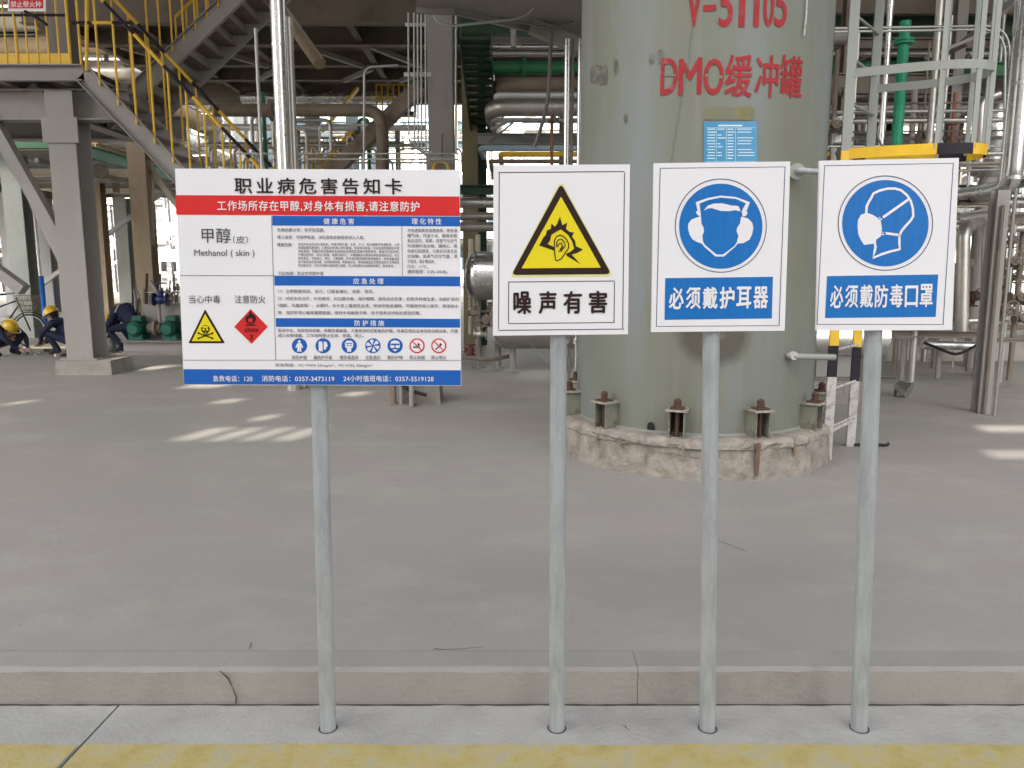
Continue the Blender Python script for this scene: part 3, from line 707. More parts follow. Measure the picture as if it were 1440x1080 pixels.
sp = on_tank(1005, 468); DARK_SPOT = (sp.x - TC.x, sp.y - TC.y, sp.z)
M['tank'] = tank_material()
tank = thing('buffer_tank', 'tall grey green vertical tank with red stencilled lettering standing on a round concrete plinth', 'tank', (TC.x, TC.y, 0))
k = MB(); prof = [(TRD, PZ)] + [(TRD, PZ + (6.7 - PZ) * i / 12) for i in range(1, 13)] + [(TRD * math.cos(a), 6.7 + 0.45 * math.sin(a)) for a in [math.pi / 2 * i / 6 for i in range(1, 6)]] + [(0.001, 7.15)]
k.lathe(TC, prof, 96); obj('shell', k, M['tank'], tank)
k = MB(); k.lathe(TC, [(TRD + 0.001, PZ + 0.0), (TRD + 0.012, PZ + 0.0), (TRD + 0.012, PZ + 0.016), (TRD + 0.001, PZ + 0.016)], 96, smooth=False); obj('base_ring', k, M['steelp'], tank)
# plinth (rough concrete ring)
pl = MB(); seg = 160; random.seed(3)
prof = [(PRD + 0.01, FL - 0.02), (PRD + 0.006, FL + 0.05), (PRD - .004, (PZ + FL) / 2), (PRD - .006, PZ - .075), (PRD + 0.008, PZ - 0.062), (PRD + 0.004, PZ - 0.035), (PRD - 0.018, PZ - 0.008), (PRD - 0.05, PZ), (TRD - 0.02, PZ)]
n = len(prof); vs_ = []
off = [sum(math.sin(j * f_ + p_) * a_ for f_, p_, a_ in ((0.11, 1, .006), (0.37, 2, .004), (1.3, 0, .003))) for j in range(seg)]
for i, (r_, z_) in enumerate(prof):
    for j in range(seg):
        a = 2 * math.pi * j / seg
        rr = r_ + (off[j] * (1.3 if i in (4, 5, 6) else 0.6) + random.uniform(-.003, .003) if i < 8 else 0) - (random.random() < .16) * (0.016 if i in (4, 5, 6) else 0)
        zz = z_ + (random.uniform(-.003, .002) if 2 < i < 7 else 0) - (.012 * random.random() if i in (3, 4) and math.sin(j * .21) > .3 else 0)
        vs_.append((TC.x + rr * math.cos(a), TC.y + rr * math.sin(a), zz))
pl.add(vs_, [(i * seg + j, i * seg + (j + 1) % seg, (i + 1) * seg + (j + 1) % seg, (i + 1) * seg + j) for i in range(n - 1) for j in range(seg)], False)
plinth = thing('tank_plinth', 'round cracked concrete plinth with brown stains beneath the green grey tank', 'plinth', (TC.x, TC.y, FL))
obj('concrete_ring', pl, M['plinth'], plinth)
def ring_pt(px, z, r): # point on the plinth side under a picture column
    d = ray(px, 640); az = math.atan2(d.x, d.y); 
    a_ = on_tank(px, 640, r); return Vector((a_.x, a_.y, z))
random.seed(8)
def pcrack(px0, px1, z0, z1, w_=0.006, n=14):
    k = MB(); A = []; Bv = []
    for i in range(n + 1):
        u = i / n; p = ring_pt(px0 + (px1 - px0) * u, z0 + (z1 - z0) * u + random.uniform(-.006, .006), PRD + 0.016)
        h = w_ * random.uniform(.25, 1); A.append(p + Vector((0, 0, h / 2))); Bv.append(p - Vector((0, 0, h / 2)))
        if abs(px1 - px0) < 12:
            A[-1] = p + Vector((h / 2, 0, 0)); Bv[-1] = p - Vector((h / 2, 0, 0))
    k.add(A + Bv, [(i, i + 1, n + 2 + i, n + 1 + i) for i in range(n)]); obj('crack', k, M['crack'], plinth)
zt = PZ
pcrack(832, 900, zt - .03, zt - .055, .007); pcrack(870, 985, zt - .05, zt - .065, .004); pcrack(925, 985, zt - .1, zt - .125, .006)
pcrack(1040, 1100, zt - .055, zt - .04, .006); pcrack(1060, 1062, zt - .02, FL + .01, .008, 8)
M['rust_run'] = mat('faint_rust_run', (0.235, 0.175, 0.125), 0.9, var=.35, scale=22)
def pstain(px, w_, z0, z1, m):
    k = MB(); n = 10; A = []; Bv = []
    for i in range(n + 1):
        z_ = z0 + (z1 - z0) * i / n; h = w_ * (1 - .45 * i / n) * random.uniform(.75, 1.1)
        A.append(ring_pt(px - h / 2 + random.uniform(-.4, .4), z_, PRD + 0.018)); Bv.append(ring_pt(px + h / 2, z_, PRD + 0.018))
    k.add(A + Bv, [(i, i + 1, n + 2 + i, n + 1 + i) for i in range(n)]); obj('rust_run', k, m, plinth)
for px_, w__, a_, b_ in ((872, 5, .0, .10), (960, 6, .01, .16), (908, 3, .05, .2), (1118, 5, .02, .14), (1012, 3, .03, .12), (838, 4, .02, .12)):
    pstain(px_, w__, PZ - a_ - .03, max(PZ - b_, FL + .02), M['rust_run'])
pstain(1066, 7, PZ - .02, FL + .03, mat('rust_stain', (0.17, 0.10, 0.06), 0.9, var=.3, scale=20))
# anchor bolt chairs: real ring of eleven
phi0 = math.atan2(front.y, front.x)
chair_meshes = None
M['chair'] = mat('chipped_green_steel', (.20, .20, .155), .7, var=.2, scale=9, spot=(.09, .05, .032), spot_amt=.9, spot_scale=13, wear=.53)
for i in range(11):
    a = phi0 + R(-5.0) + i * 2 * math.pi / 11
    er = Vector((math.cos(a), math.sin(a), 0)); et = Vector((-er.y, er.x, 0)); c0 = TC + er * TRD + Vector((0, 0, PZ))
    if chair_meshes is None:
        def loc(r_, t_, z_): return Vector((r_, t_, z_))
        g = []
        for s_ in (-1, 1):
            k = MB(); k.box((-.01, s_ * .052 - .005, .002), (.125, s_ * .052 + .005, .185)); g.append(('gusset_plate', k, M['chair']))
        k = MB(); k.box((-.01, -.075, .186), (.145, .075, .200)); g.append(('top_plate', k, mat('chipped_cream_steel', (.36, .33, .27), .7, var=.2, scale=14, spot=(.10, .055, .035), spot_amt=.9, spot_scale=16, wear=.5)))
        k = MB(); k.box((.035, -.048, .201), (.13, .048, .211)); g.append(('washer_plate', k, M['rust']))
        k = MB(); k.tube([(.082, 0, .211), (.082, 0, .255)], .027, 6, smooth=False); k.ball((.082, 0, .254), .026, 1, 1, .8, 12, 8); g.append(('anchor_nut', k, M['rust']))
        k = MB(); k.tube([(.082, 0, .002), (.082, 0, .185)], .017, 10); k.box((-.008, -.044, .004), (.004, .044, .183)); g.append(('anchor_bolt', k, M['rust']))
        chair_meshes = []
        for nm, k, m in g:
            me = bpy.data.meshes.new(nm); me.from_pydata(k.v, [], k.f); me.polygons.foreach_set('use_smooth', k.sm); me.materials.append(m); chair_meshes.append((nm, me))
    ch = bpy.data.objects.new('anchor_chair', None); COL.objects.link(ch); ch.parent = tank; ch.location = c0 - Vector((TC.x, TC.y, 0)); ch.rotation_euler = (0, 0, a)
    for nm, me in chair_meshes: link_mesh(nm, me, ch)
# weep hole
p = on_tank(916, 598); rr = (p - TC); rr.z = 0; rr.normalize(); tt_ = Vector((-rr.y, rr.x, 0)); k = MB()
c = TC + rr * (TRD + 0.014) + Vector((0, 0, PZ + .02)); q = [c + tt_ * .026, c - tt_ * .026] + [c + tt_ * (-.026 * math.cos(x)) + Vector((0, 0, .03 + .026 * math.sin(x))) for x in [math.pi * j / 8 for j in range(9)]]
k.add(q, [tuple(range(len(q)))]); obj('weep_hole', k, M['black'], tank)
# stencilled lettering wrapped on the shell: given picture box -> angle / height
def wrap_text(st, x0, yb, x1, yt, m, bold=0.0, name='stencil_lettering', off=0.004, flip=False, slant=0.0, gaps=False):
    vs_, fs = text_data(st, 0.0, 1.0)
    bm = bmesh.new(); bv = [bm.verts.new((x, y, 0)) for x, y in vs_]
    for f_ in fs:
        try: bm.faces.new([bv[i] for i in f_])
        except ValueError: pass
    xs = [v[0] for v in vs_]; ys = [v[1] for v in vs_]; a0, a1, b0, b1 = min(xs), max(xs), min(ys), max(ys)
    pa, pb = on_tank(x0, (yb + yt) / 2), on_tank(x1, (yb + yt) / 2)
    A0 = math.atan2(pa.y - TC.y, pa.x - TC.x); A1 = math.atan2(pb.y - TC.y, pb.x - TC.x)
    xm = (x0 + x1) / 2; Z0 = on_tank(xm, yb).z; Z1 = on_tank(xm, yt).z
    N_ = max(2, int(abs(A1 - A0) * TRD / 0.03))
    for j in range(1, N_):
        bmesh.ops.bisect_plane(bm, geom=bm.verts[:] + bm.edges[:] + bm.faces[:], plane_co=(a0 + (a1 - a0) * j / N_, 0, 0), plane_no=(1, 0, 0))
    k = MB(); idx = {}
    for i, v in enumerate(bm.verts):
        idx[v] = i
    V = []
    for v in bm.verts:
        u = (v.co.x - a0) / (a1 - a0); h = (v.co.y - b0) / (b1 - b0); a = A0 + (A1 - A0) * u; r_ = TRD + off
        V.append((TC.x + r_ * math.cos(a), TC.y + r_ * math.sin(a), Z0 + (Z1 - Z0) * h + slant * (u - .5)))
    F_ = [tuple(idx[v] for v in f_.verts) for f_ in bm.faces]; bm.free(); bb_ = .0036 if len(st.encode()) > 1 else .0042
    for q, (ox, oz) in enumerate([(-1, 0), (1, 0), (0, 1), (0, -1)] if bold else [(0, 0)]):
        W_ = []
        for x, y, z in V:
            a = math.atan2(y - TC.y, x - TC.x) + ox * bb_ / TRD; r_ = TRD + off + q * .0004; W_.append((TC.x + r_ * math.cos(a), TC.y + r_ * math.sin(a), z + oz * bb_))
        k.add(W_, F_)
    return obj(name, k, m, tank)
sl_ = 0.0
for s_, x0, x1 in (('D', 930, 952), ('M', 955, 986), ('O', 990, 1017), ('缓', 1020, 1057), ('冲', 1062, 1094), ('罐', 1097, 1127)):
    cj = s_ in '缓冲罐'; xm = (x0 + x1) / 2
    dy = (xm - 1000) * 0.012
    wrap_text(s_, x0, (133 if not cj else 136) + dy, x1, (83 if not cj else 77) + dy, M['stencil'], bold=(0.035 if cj else 0.03))
for s_, x0, x1 in (('V', 966, 987), ('-', 990, 1006), ('5', 1012, 1030), ('1', 1040, 1047), ('1', 1061, 1067), ('0', 1074, 1088), ('5', 1090, 1106)):
    if s_ == '-': wrap_text(s_, x0, 15, x1, 8, M['stencil'], bold=0.02)
    else: wrap_text(s_, x0, 37 + (x0 - 966) * .005, x1, -22, M['stencil'], bold=0.035)
def wrap_patch(x0, y0, x1, y1, m, name, off=0.0035, rag=0.0, n=24, parent=tank, skew=0):
    k = MB(); A = []; Bv = []
    for i in range(n + 1):
        x = x0 + (x1 - x0) * i / n
        a_ = on_tank(x + skew, y0 + random.uniform(-rag, rag) + (rag * 2 if i in (0, n) else 0), TRD + off); b_ = on_tank(x, y1 + random.uniform(-rag, rag) - (rag * 2 if i in (0, n) else 0), TRD + off); A.append(a_); Bv.append(b_)
    k.add(A + Bv, [(i, i + 1, n + 2 + i, n + 1 + i) for i in range(n)], True); return obj(name, k, m, parent)
# stencil bridges in the letters
for (x0, y0, x1, y1) in ((934, 104, 950, 107), (992, 104, 996, 108), (1011, 106, 1016, 110)):
    wrap_patch(x0, y0, x1, y1, M['tank'], 'stencil_bridge', off=0.0055, n=6)
wrap_patch(989, 150, 1061, 169, M['ochre'], 'ochre_overpaint', rag=2)
for x0, y0, x1, y1 in ((830, 92, 854, 118), (863, 84, 869, 103), (925, 70, 934, 91), (912, 76, 920, 88), (877, 160, 882, 172)):
    wrap_patch(x0, y0, x1, y1, M['smudge'], 'dark_overpaint', rag=2.5, n=10)
# blue data plate
bpz = thing('data_plate', 'light blue printed data sheet stuck on the green grey tank', 'notice', on_tank(1026, 228, TRD + .008))
wrap_patch(990, 171, 1065, 229, M['plate'], 'sheet', off=0.008, parent=bpz)
random.seed(2)
def prow(y, segs, h=1.1):
    for a_, b_ in segs: wrap_patch(a_, y, b_, y + h, M['platew'], 'print_line', off=0.0095, n=8, parent=bpz)
prow(175.5, [(1010, 1044)], 2.2)
for r_ in range(11):
    y = 181 + r_ * 4.1
    prow(y, [(994 + random.random() * 2, 1005 + random.random() * 2)], 1.4); 
    if r_ % 3 != 1: prow(y, [(1009, 1013 + random.random() * 8)], 1.4)
    prow(y, [(1023, 1030 + random.random() * 3)], 1.4)
    if r_ % 4 != 2: prow(y, [(1036 + random.random() * 3, 1056 + random.random() * 5)], 1.2)
for y in (179.4, 227): prow(y, [(993, 1062)], .5)
for x in (1007, 1021, 1034): wrap_patch(x, 179.4, x + .5, 227, M['platew'], 'rule_line', off=0.0095, n=1, parent=bpz)
# grounding bracket and small nozzle at the tank side
k = MB(); c1 = on_tank(1108, 500); k.tube(bend([c1 + Vector((-.0, .02, .0)), c1 + Vector((.0, -.05, .0)), c1 + Vector((.33, -.02, -.01))], .04), .022, 12)
nz = obj('side_nozzle', k, M['steelp'], tank)
k = MB(); k.disc(c1 + Vector((0.02, -.05, .005)), (0.25, -1, 0), .03, .03, 16); obj('nozzle_cap', k, M['whitep'], tank)
c2 = on_tank(1115, 243); k = MB(); k.tube([c2 + Vector((0, .05, 0)), c2 + Vector((0, -.07, 0))], .03, 14); k.disc(c2 + Vector((0, -.075, 0)), (0, 1, 0), .055, .02, 16)
obj('side_nozzle', k, M['steelp'], tank)
k = MB(); c3 = c2 + Vector((.0, -.09, 0)); k.tube(bend([c3, c3 + Vector((.0, -.05, 0)), c3 + Vector((.30, 0.05, -.01))], .04), .02, 10)
obj('nozzle_pipe', k, M['galv'], tank)
# hairline crack down the shell, drawn as a thin dark strand
pts = [on_tank(x, y, TRD + .008) for x, y in ((974, 36), (970, 60), (969, 82), (958, 140), (951, 180), (941, 240), (936, 300))]
k = MB(); k.tube(pts, .0016, 5); o_ = obj('thin_strand', k, M['cable'], label='thin dark crack line down the face of the green grey tank', cat='wire')
pts = [on_tank(x, y, TRD + .02) for x, y in ((1135, -5), (1134, 20), (1131, 50))]
k = MB(); k.tube(pts, .006, 6); obj('thin_strand', k, M['whitep'], label='short white wire at the upper right of the tank face', cat='wire')

# ring added out of view above to shade the upper tank
rp = thing('tank_shade_ring', 'added unseen ring shading the upper part of the green grey tank', 'platform', (TC.x, TC.y, 4.8))
k = MB(); k.lathe((TC.x, TC.y, 0), [(TRD + .03, 4.8), (TRD + .95, 4.8), (TRD + .95, 4.92), (TRD + .03, 4.92)], 40, smooth=False, a0=R(25), a1=R(335)); obj('shade_ring_plate', k, M['steel'], rp)
for i in range(8):
    a = R(40 + 40 * i); d_ = Vector((math.cos(a), math.sin(a), 0)); k = MB(); k.beam(TC + d_ * (TRD + .0) + Vector((0, 0, 4.4)), TC + d_ * (TRD + .9) + Vector((0, 0, 4.78)), .06, .08); obj('bracket', k, M['steel'], rp)
# ------------------------------------------------------------------ builders for steelwork and piping
def hcol(parent, x, y, z0, z1, w_=0.36, d_=0.36, m=None, name='column'):
    k = MB(); k.ibeam((x, y, z0), (x, y, z1), w_, d_, t=0.022); return obj(name, k, m or M['steel'], parent)
def ibm(parent, a, b, w_=0.2, h_=0.3, m=None, name='beam', up=(0, 0, 1)):
    k = MB(); k.ibeam(a, b, w_, h_, up); return obj(name, k, m or M['steel'], parent)
def bar(parent, a, b, w_, h_, m, name='brace', up=(0, 0, 1)):
    k = MB(); k.beam(a, b, w_, h_, up); return obj(name, k, m, parent)
def rod(parent, pts, r, m, name='pipe', seg=10):
    k = MB(); k.tube(pts, r, seg); return obj(name, k, m, parent)
def footing(x, y, wx, wy, h, label):
    k = MB(); c = 0.02
    k.add([(x - wx / 2, y - wy / 2, FL), (x + wx / 2, y - wy / 2, FL), (x + wx / 2, y + wy / 2, FL), (x - wx / 2, y + wy / 2, FL),
           (x - wx / 2 + c, y - wy / 2 + c, FL + h), (x + wx / 2 - c, y - wy / 2 + c, FL + h), (x + wx / 2 - c * 1.5, y + wy / 2 - c, FL + h), (x - wx / 2 + c, y + wy / 2 - c, FL + h)],
          [(4, 5, 6, 7), (0, 1, 5, 4), (1, 2, 6, 5), (2, 3, 7, 6), (3, 0, 4, 7)])
    return obj('concrete_footing', k, M['footing'], label=label, cat='footing')
def plen(pts): return sum((Vector(pts[i + 1]) - Vector(pts[i])).length for i in range(len(pts) - 1))
def pipe(label, pts, r, m, rad=None, flanges=(), bands=None, group=None, seg=20, bandm=None, cat='pipe', name='pipe'):
    """one pipe run: top-level mesh with flanges and cladding seams as parts"""
    raw = [Vector(p) for p in pts]; q = bend(raw, rad or r * 3, 8) if len(raw) > 2 else raw
    k = MB(); k.tube(q, r, seg); base = q[0]
    o = obj(name, k, m, label=label, cat=cat, group=group, base=base)
    def at(i, s_):
        a, b = raw[i], raw[i + 1]; return a.lerp(b, s_), (b - a).normalized()
    for (i, s_) in flanges:
        p, d = at(i, s_)
        for e in (-1, 1):
            f = MB(); f.disc(p + d * e * 0.016, d, r * 1.55 + 0.015, 0.026, 22); obj('flange', f, bandm or m, o)
    if bands:
        for i in range(len(raw) - 1):
            L_ = (raw[i + 1] - raw[i]).length; n = int(L_ / bands)
            for j in range(1, n + 1):
                p, d = at(i, j * bands / L_)
                if j * bands > L_ - 0.05: break
                f = MB(); f.disc(p, d, r + 0.004, 0.03, 20); obj('cladding_seam', f, m, o)
    return o
def valve(label, p, d, r, m, hw=(0, 0, 1), wheel=True, group=None):
    p = Vector(p); d = Vector(d).normalized(); h = Vector(hw).normalized()
    t = thing('gate_valve', label, 'valve', p, group)
    k = MB(); k.tube([p - d * r * 1.7, p - d * r * .7, p, p + d * r * .7, p + d * r * 1.7], [r * .8, r * .9, r * 1.25, r * .9, r * .8], 14); obj('valve_body', k, m, t)
    for e in (-1, 1):
        k = MB(); k.disc(p + d * e * r * 1.7, d, r * 1.6, r * .35, 16); obj('flange', k, m, t)
    k = MB(); k.tube([p, p + h * r * 2.2], r * .7, 12); k.disc(p + h * r * 1.9, h, r * 1.15, r * .3, 14); obj('bonnet', k, m, t)
    if wheel:
        k = MB(); k.tube([p + h * r * 2.2, p + h * r * 4.2], r * .16, 8); obj('stem', k, M['conduit'], t)
        k = MB(); k.torus(p + h * r * 4, h, r * 1.5, r * .14, 20, 6)
        u = h.orthogonal().normalized(); v = h.cross(u)
        for a in (u, v): k.tube([p + h * r * 4 - a * r * 1.5, p + h * r * 4 + a * r * 1.5], r * .09, 6)
        obj('handwheel', k, m, t)
    return t
def banded(parent, a, b, r, seglen, mats, name='handrail'):
    a = Vector(a); b = Vector(b); L_ = (b - a).length; n = max(1, round(L_ / seglen))
    for i in range(n):
        k = MB(); k.tube([a.lerp(b, i / n), a.lerp(b, (i + 1) / n)], r, 10, smooth=True); obj(name, k, mats[i % len(mats)], parent)

# ------------------------------------------------------------------ left platform with its stair
YC = G(125, 527).y + 0.30
C1X = P(111, 350, YC).x
plat = thing('stair_platform', 'grey steel platform with yellow railing and stair descending right behind the notice board', 'platform', (C1X, YC, FL))
Y0 = YC - 0.35                                   # front edge of the platform
zt = P(60, 92, Y0).z; zb = P(60, 115, Y0).z
hcol(plat, C1X, YC, FL + .22, zt - .28, .37, .40)
hcol(plat, P(88, 40, YC + .5).x, YC + .5, zt, 7.4, .30, .30)
footing(C1X + .1, YC, .80, .66, .20, 'low concrete footing under the grey column of the left platform')
k = MB(); k.box((C1X - .26, YC - .24, FL + .2), (C1X + .26, YC + .24, FL + .222)); obj('base_plate', k, M['steel'], plat)
xe = P(118, 100, Y0).x
k = MB(); k.channel((-14, Y0, (zt + zb) / 2), (xe, Y0, (zt + zb) / 2), .07, zt - zb, 1); obj('edge_channel', k, M['steel'], plat)
k = MB(); k.channel((-14, Y0 + 2.4, (zt + zb) / 2), (xe, Y0 + 2.4, (zt + zb) / 2), .07, zt - zb, -1); obj('edge_channel', k, M['steel'], plat)
k = MB(); k.box((-14, Y0 + .01, zt - .012), (xe, Y0 + 2.38, zt - .002)); obj('deck_plate', k, M['steeld'], plat)
for i in range(10):
    x = xe - .35 - i * .78; k = MB(); k.ibeam((x, Y0 + .02, zt - .11), (x, Y0 + 2.36, zt - .11), .1, .18); obj('joist', k, M['steel'], plat)
ibm(plat, (-14, YC, zt - .44), (xe + .4, YC, zt - .44), .24, .40)
ibm(plat, (-14, Y0 + 2.2, zt - .42), (xe + .4, Y0 + 2.2, zt - .42), .22, .36)
ibm(plat, (C1X, YC + .2, zt - .46), (C1X, Y0 + 2.3, zt - .46), .22, .30)
k = MB(); k.box((C1X - .24, YC - .23, zt - .96), (C1X + .24, YC - .205, zt - .63)); obj('splice_plate', k, M['steel'], plat)
a, b = P(-40, 118, YC), P(104, 372, YC); bar(plat, a, b, .16, .16, M['steel'])
a, b = P(-60, 340, YC + .1), P(34, 408, YC + .1); bar(plat, a, b, .16, .15, M['steel'])
a, b = P(45, 120, YC), P(95, 175, YC); bar(plat, a, b, .10, .12, M['steel'])
# front guard
def guard(parent, a, b, n, h, toe=True, bands=True):
    a = Vector(a); b = Vector(b); up = Vector((0, 0, 1))
    for i in range(n + 1):
        p = a.lerp(b, i / n); rod(parent, [p, p + up * h], .013 if i % 5 else .02, M['yellow'], 'baluster' if i % 5 else 'rail_post', 8)
    banded(parent, a + up * h, b + up * h, .022, 1.1, [M['yellow']] if not bands else [M['yellow'], M['black']], 'top_rail')
    banded(parent, a + up * h * .5, b + up * h * .5, .018, .9, [M['yellow'], M['yellow'], M['black']] if bands else [M['yellow']], 'mid_rail')
    if toe: bar(parent, a + up * .075, b + up * .075, .006, (.13), M['yellow'], 'toe_board')
g_ = P(102, 92, Y0 - .0); guard(plat, (-14, Y0 - .04, zt), (g_.x, Y0 - .04, zt), 60, 1.22)
rod(plat, [P(122, 100, Y0 - .03), P(122, -20, Y0 - .03)], .024, M['yellow'], 'rail_post')
banded(plat, P(102, 32, Y0 - .03), P(186, 32, Y0 - .03), .022, .28, [M['black'], M['yellow']], 'mid_rail')
rod(plat, bend([P(35, 16, Y0 - .08), P(52, 25, Y0 - .09), P(66, 35, Y0 - .09)], .2), .02, M['black'], 'bent_rail_end')
# red notice on the guard
ns = thing('no_fire_notice', 'small red and white notice hung on the yellow platform rail, top left', 'sign', P(38, 0, Y0 - .1), None)
Bn = Board([(11, -28), (64, -28), (64, 16), (11, 16)], Y0 - .08, .006, ns)
k = MB(); Bn.rect(k, 13, -26, 61, 12, 1.5); Bn.part('red_panel', k, M['signr'])
Bn.text('禁止带火种', 15, 1.5, 58, 10.5, M['signw'], lay=4, bold=.02)
# stair flight going down right
def stair(parent, a, b, width, m, treads, tread_m=None, sw=.24, st=.05, treadd=.24, side_y=1):
    a = Vector(a); b = Vector(b)
    for s_ in (0, 1):
        o_ = Vector((0, width * s_ * side_y, 0)); k = MB(); k.channel(a + o_, b + o_, .06, sw, (1 if s_ else -1) * -1); obj('stringer', k, m, parent)
    for i in range(treads):
        p = a.lerp(b, (i + .5) / treads) + Vector((0, 0, .03)); k = MB()
        k.box((p.x - treadd / 2, p.y + .012, p.z - .02), (p.x + treadd / 2, p.y + width * side_y - .012, p.z + .012))
        obj('tread', k, tread_m or m, parent)
def stair_rail(parent, a, b, n, off, y_, r=.024, seglen=.55, mats=None, ph=0):
    a = Vector(a); b = Vector(b); a = Vector((a.x, y_, a.z)); b = Vector((b.x, y_, b.z)); up = Vector((0, 0, 1))
    for i in range(n + 1):
        p = a.lerp(b, i / n); rod(parent, [p + up * .08, p + up * off], .016, M['yellow'], 'baluster', 8)
    banded(parent, a + up * off, b + up * off, r, seglen, mats or [M['yellow'], M['black']], 'handrail')
sa = P(117, 103, Y0); sb_ = P(245, 237, Y0); sd = (sb_ - sa); sb = sa + sd * ((sa.z - FL - .1) / (sa.z - sb_.z))
st1 = plat
stair(st1, sa, sb, .85, M['steel'], 17, M['steeld'])
offr = P(245, 90, Y0).z - P(245, 229, Y0).z
stair_rail(st1, sa, sb, 16, offr, Y0 - .03)
stair_rail(st1, sa, sb, 16, offr, Y0 + .88)
# second flight going up right
fl2 = thing('upper_stair_flight', 'upper grey steel stair flight seen from below, rising to the right above the yellow handrails', 'staircase', P(190, 145, YC + .7))
a2, b2 = P(150, 172, YC + .8), P(325, 2, YC + .8); b2 = a2 + (b2 - a2) * 1.45
stair(fl2, a2, b2, .95, M['steel'], 14, M['steeld'], sw=.26, treadd=.30)
d2 = (b2 - a2).normalized(); un = Vector((-d2.z, 0, d2.x))
for i in range(14):
    p = a2.lerp(b2, (i + .5) / 14) - un * .04; k = MB()
    k.beam(p + Vector((-.12, .02, -.05)), p + Vector((-.12, .93, -.05)), .012, .14); obj('tread_riser', k, M['steel'], fl2)
stair_rail(fl2, a2 + (b2 - a2) * .25, b2, 12, 1.15, YC + .78, mats=[M['yellow']])
stair_rail(fl2, a2 + (b2 - a2) * .25, b2, 12, 1.15, YC + 1.78, mats=[M['yellow']])
# yellow bent rail end above the first flight
# ------------------------------------------------------------------ low green edged deck beyond, on tan and pale green columns
low = thing('low_pipe_deck', 'low green edged deck on tan and pale green columns behind the left platform', 'platform', (-12, 16, FL))
zl = P(20, 193, 16).z
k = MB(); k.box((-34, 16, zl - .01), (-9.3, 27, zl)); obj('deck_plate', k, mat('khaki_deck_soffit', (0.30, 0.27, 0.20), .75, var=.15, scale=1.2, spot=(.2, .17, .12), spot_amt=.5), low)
for i in range(8):
    y = 16.2 + i * 1.5; ibm(low, (-34, y, zl - .12), (-9.35, y, zl - .12), .12, .2, M['cream'] if i % 3 == 0 else M['steelp'])
for x in (-28, -21, -14.5):
    ibm(low, (x, 16.1, zl - .34), (x, 26.9, zl - .34), .16, .22, M['steeld'])
ibm(low, (-34, 15.9, zl - .10), (-9.2, 15.9, zl - .10), .14, .26, M['green'])
ibm(low, (-9.2, 16.0, zl - .10), (-9.2, 27, zl - .10), .14, .26, M['green'])
xt = P(203, 320, 15.2).x
hcol(low, xt, 15.2, FL, zl + .1, .34, .30, M['tan'])
xp = P(31, 350, 16.6).x
hcol(low, xp, 16.6, FL, zl - .25, .40, .34, M['steelp'])
hcol(low, P(176, 350, 26.5).x, 26.5, FL + .3, zl - .25, .42, .40, M['steelp'])
hcol(low, P(66, 350, 26.5).x, 26.5, FL, zl - .25, .42, .40, M['farg'])
footing(P(176, 350, 26.5).x, 26.5, 1.0, 1.0, .3, 'pale footing under the far pale green column left of the tan column')
bar(low, P(210, 226, 15.3), P(213, 345, 15.3), .12, .12, M['cream'], 'post')
bar(low, P(213, 240, 15.3), P(262, 305, 15.3), .12, .10, M['cream'])
bar(low, P(45, 285, 16.6), P(100, 395, 16.6), .10, .10, M['steel'])
k = MB(); k.disc(P(141, 241, 17.2), (0, 1, 0), .16, .12, 18); obj('gas_detector_housing', k, M['steeld'], low)
# bright trough along the deck edge
pipe('bright white clad pipe running away beside the green deck edge', [(-8.95, 14.2, zl + .32), (-8.95, 30, zl + .32)], .17, M['farw'], bands=1.2)
pipe('silver clad pipe beside the bright white one above the green deck edge', [(-8.4, 15, zl + .75), (-8.6, 24, zl + .75), (-8.6, 24, zl + 2.6)], .20, M['alu'], bands=1.0, rad=.6)
pipe('thin dark pipe under the green edged deck', [(-9.6, 16, zl - .45), (-9.6, 30, zl - .45)], .05, M['steeld'])

# ------------------------------------------------------------------ high dark deck across the middle
hi = thing('high_process_deck', 'dark brown underside of the high steel deck with joists and braces across the top', 'platform', (0, 18, FL))
zh = 6.6
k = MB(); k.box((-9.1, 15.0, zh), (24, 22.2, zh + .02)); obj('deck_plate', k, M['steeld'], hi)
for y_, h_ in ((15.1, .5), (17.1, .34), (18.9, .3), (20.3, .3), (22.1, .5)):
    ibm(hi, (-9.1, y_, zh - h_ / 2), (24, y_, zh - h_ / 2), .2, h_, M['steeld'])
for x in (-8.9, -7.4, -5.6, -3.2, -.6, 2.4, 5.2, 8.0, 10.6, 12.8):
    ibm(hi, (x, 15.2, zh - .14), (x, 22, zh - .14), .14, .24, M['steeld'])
for x in (-8.3, -6.6, -4.4, -3.0, 6.0, 9.0):
    bar(hi, (x, 17.2, zh - .32), (x + .9, 18.8, zh - .32), .1, .1, M['steel'], 'brace'); bar(hi, (x + 1.1, 19, zh - .32), (x + .2, 20.2, zh - .32), .1, .1, M['steel'], 'brace')
for x in (-11.8, -5.6, 1.5, 8.4):
    hcol(hi, x, 22.4, FL, zh - .5, .34, .34, M['steel'] if x > -6 else M['tan'])
hcol(hi, 12.6, 15.4, FL, zh - .5, .34, .34)
x2 = P(620, 100, YC + .3).x
hcol(hi, x2, YC + .3, FL, 7.6, .34, .36, M['steel'])
hcol(hi, P(661, 180, 14.6).x, 14.6, FL, zh, .28, .30, mat('olive_steel', (.25, .21, .12), .7, var=.2))
xr = P(1390, 450, 8.3).x; YR = G(1390, 584).y + .15
xr = P(1390, 450, YR).x
hcol(hi, xr, YR, FL, P(1400, 268, YR).z, .125, .14, M['steel'])
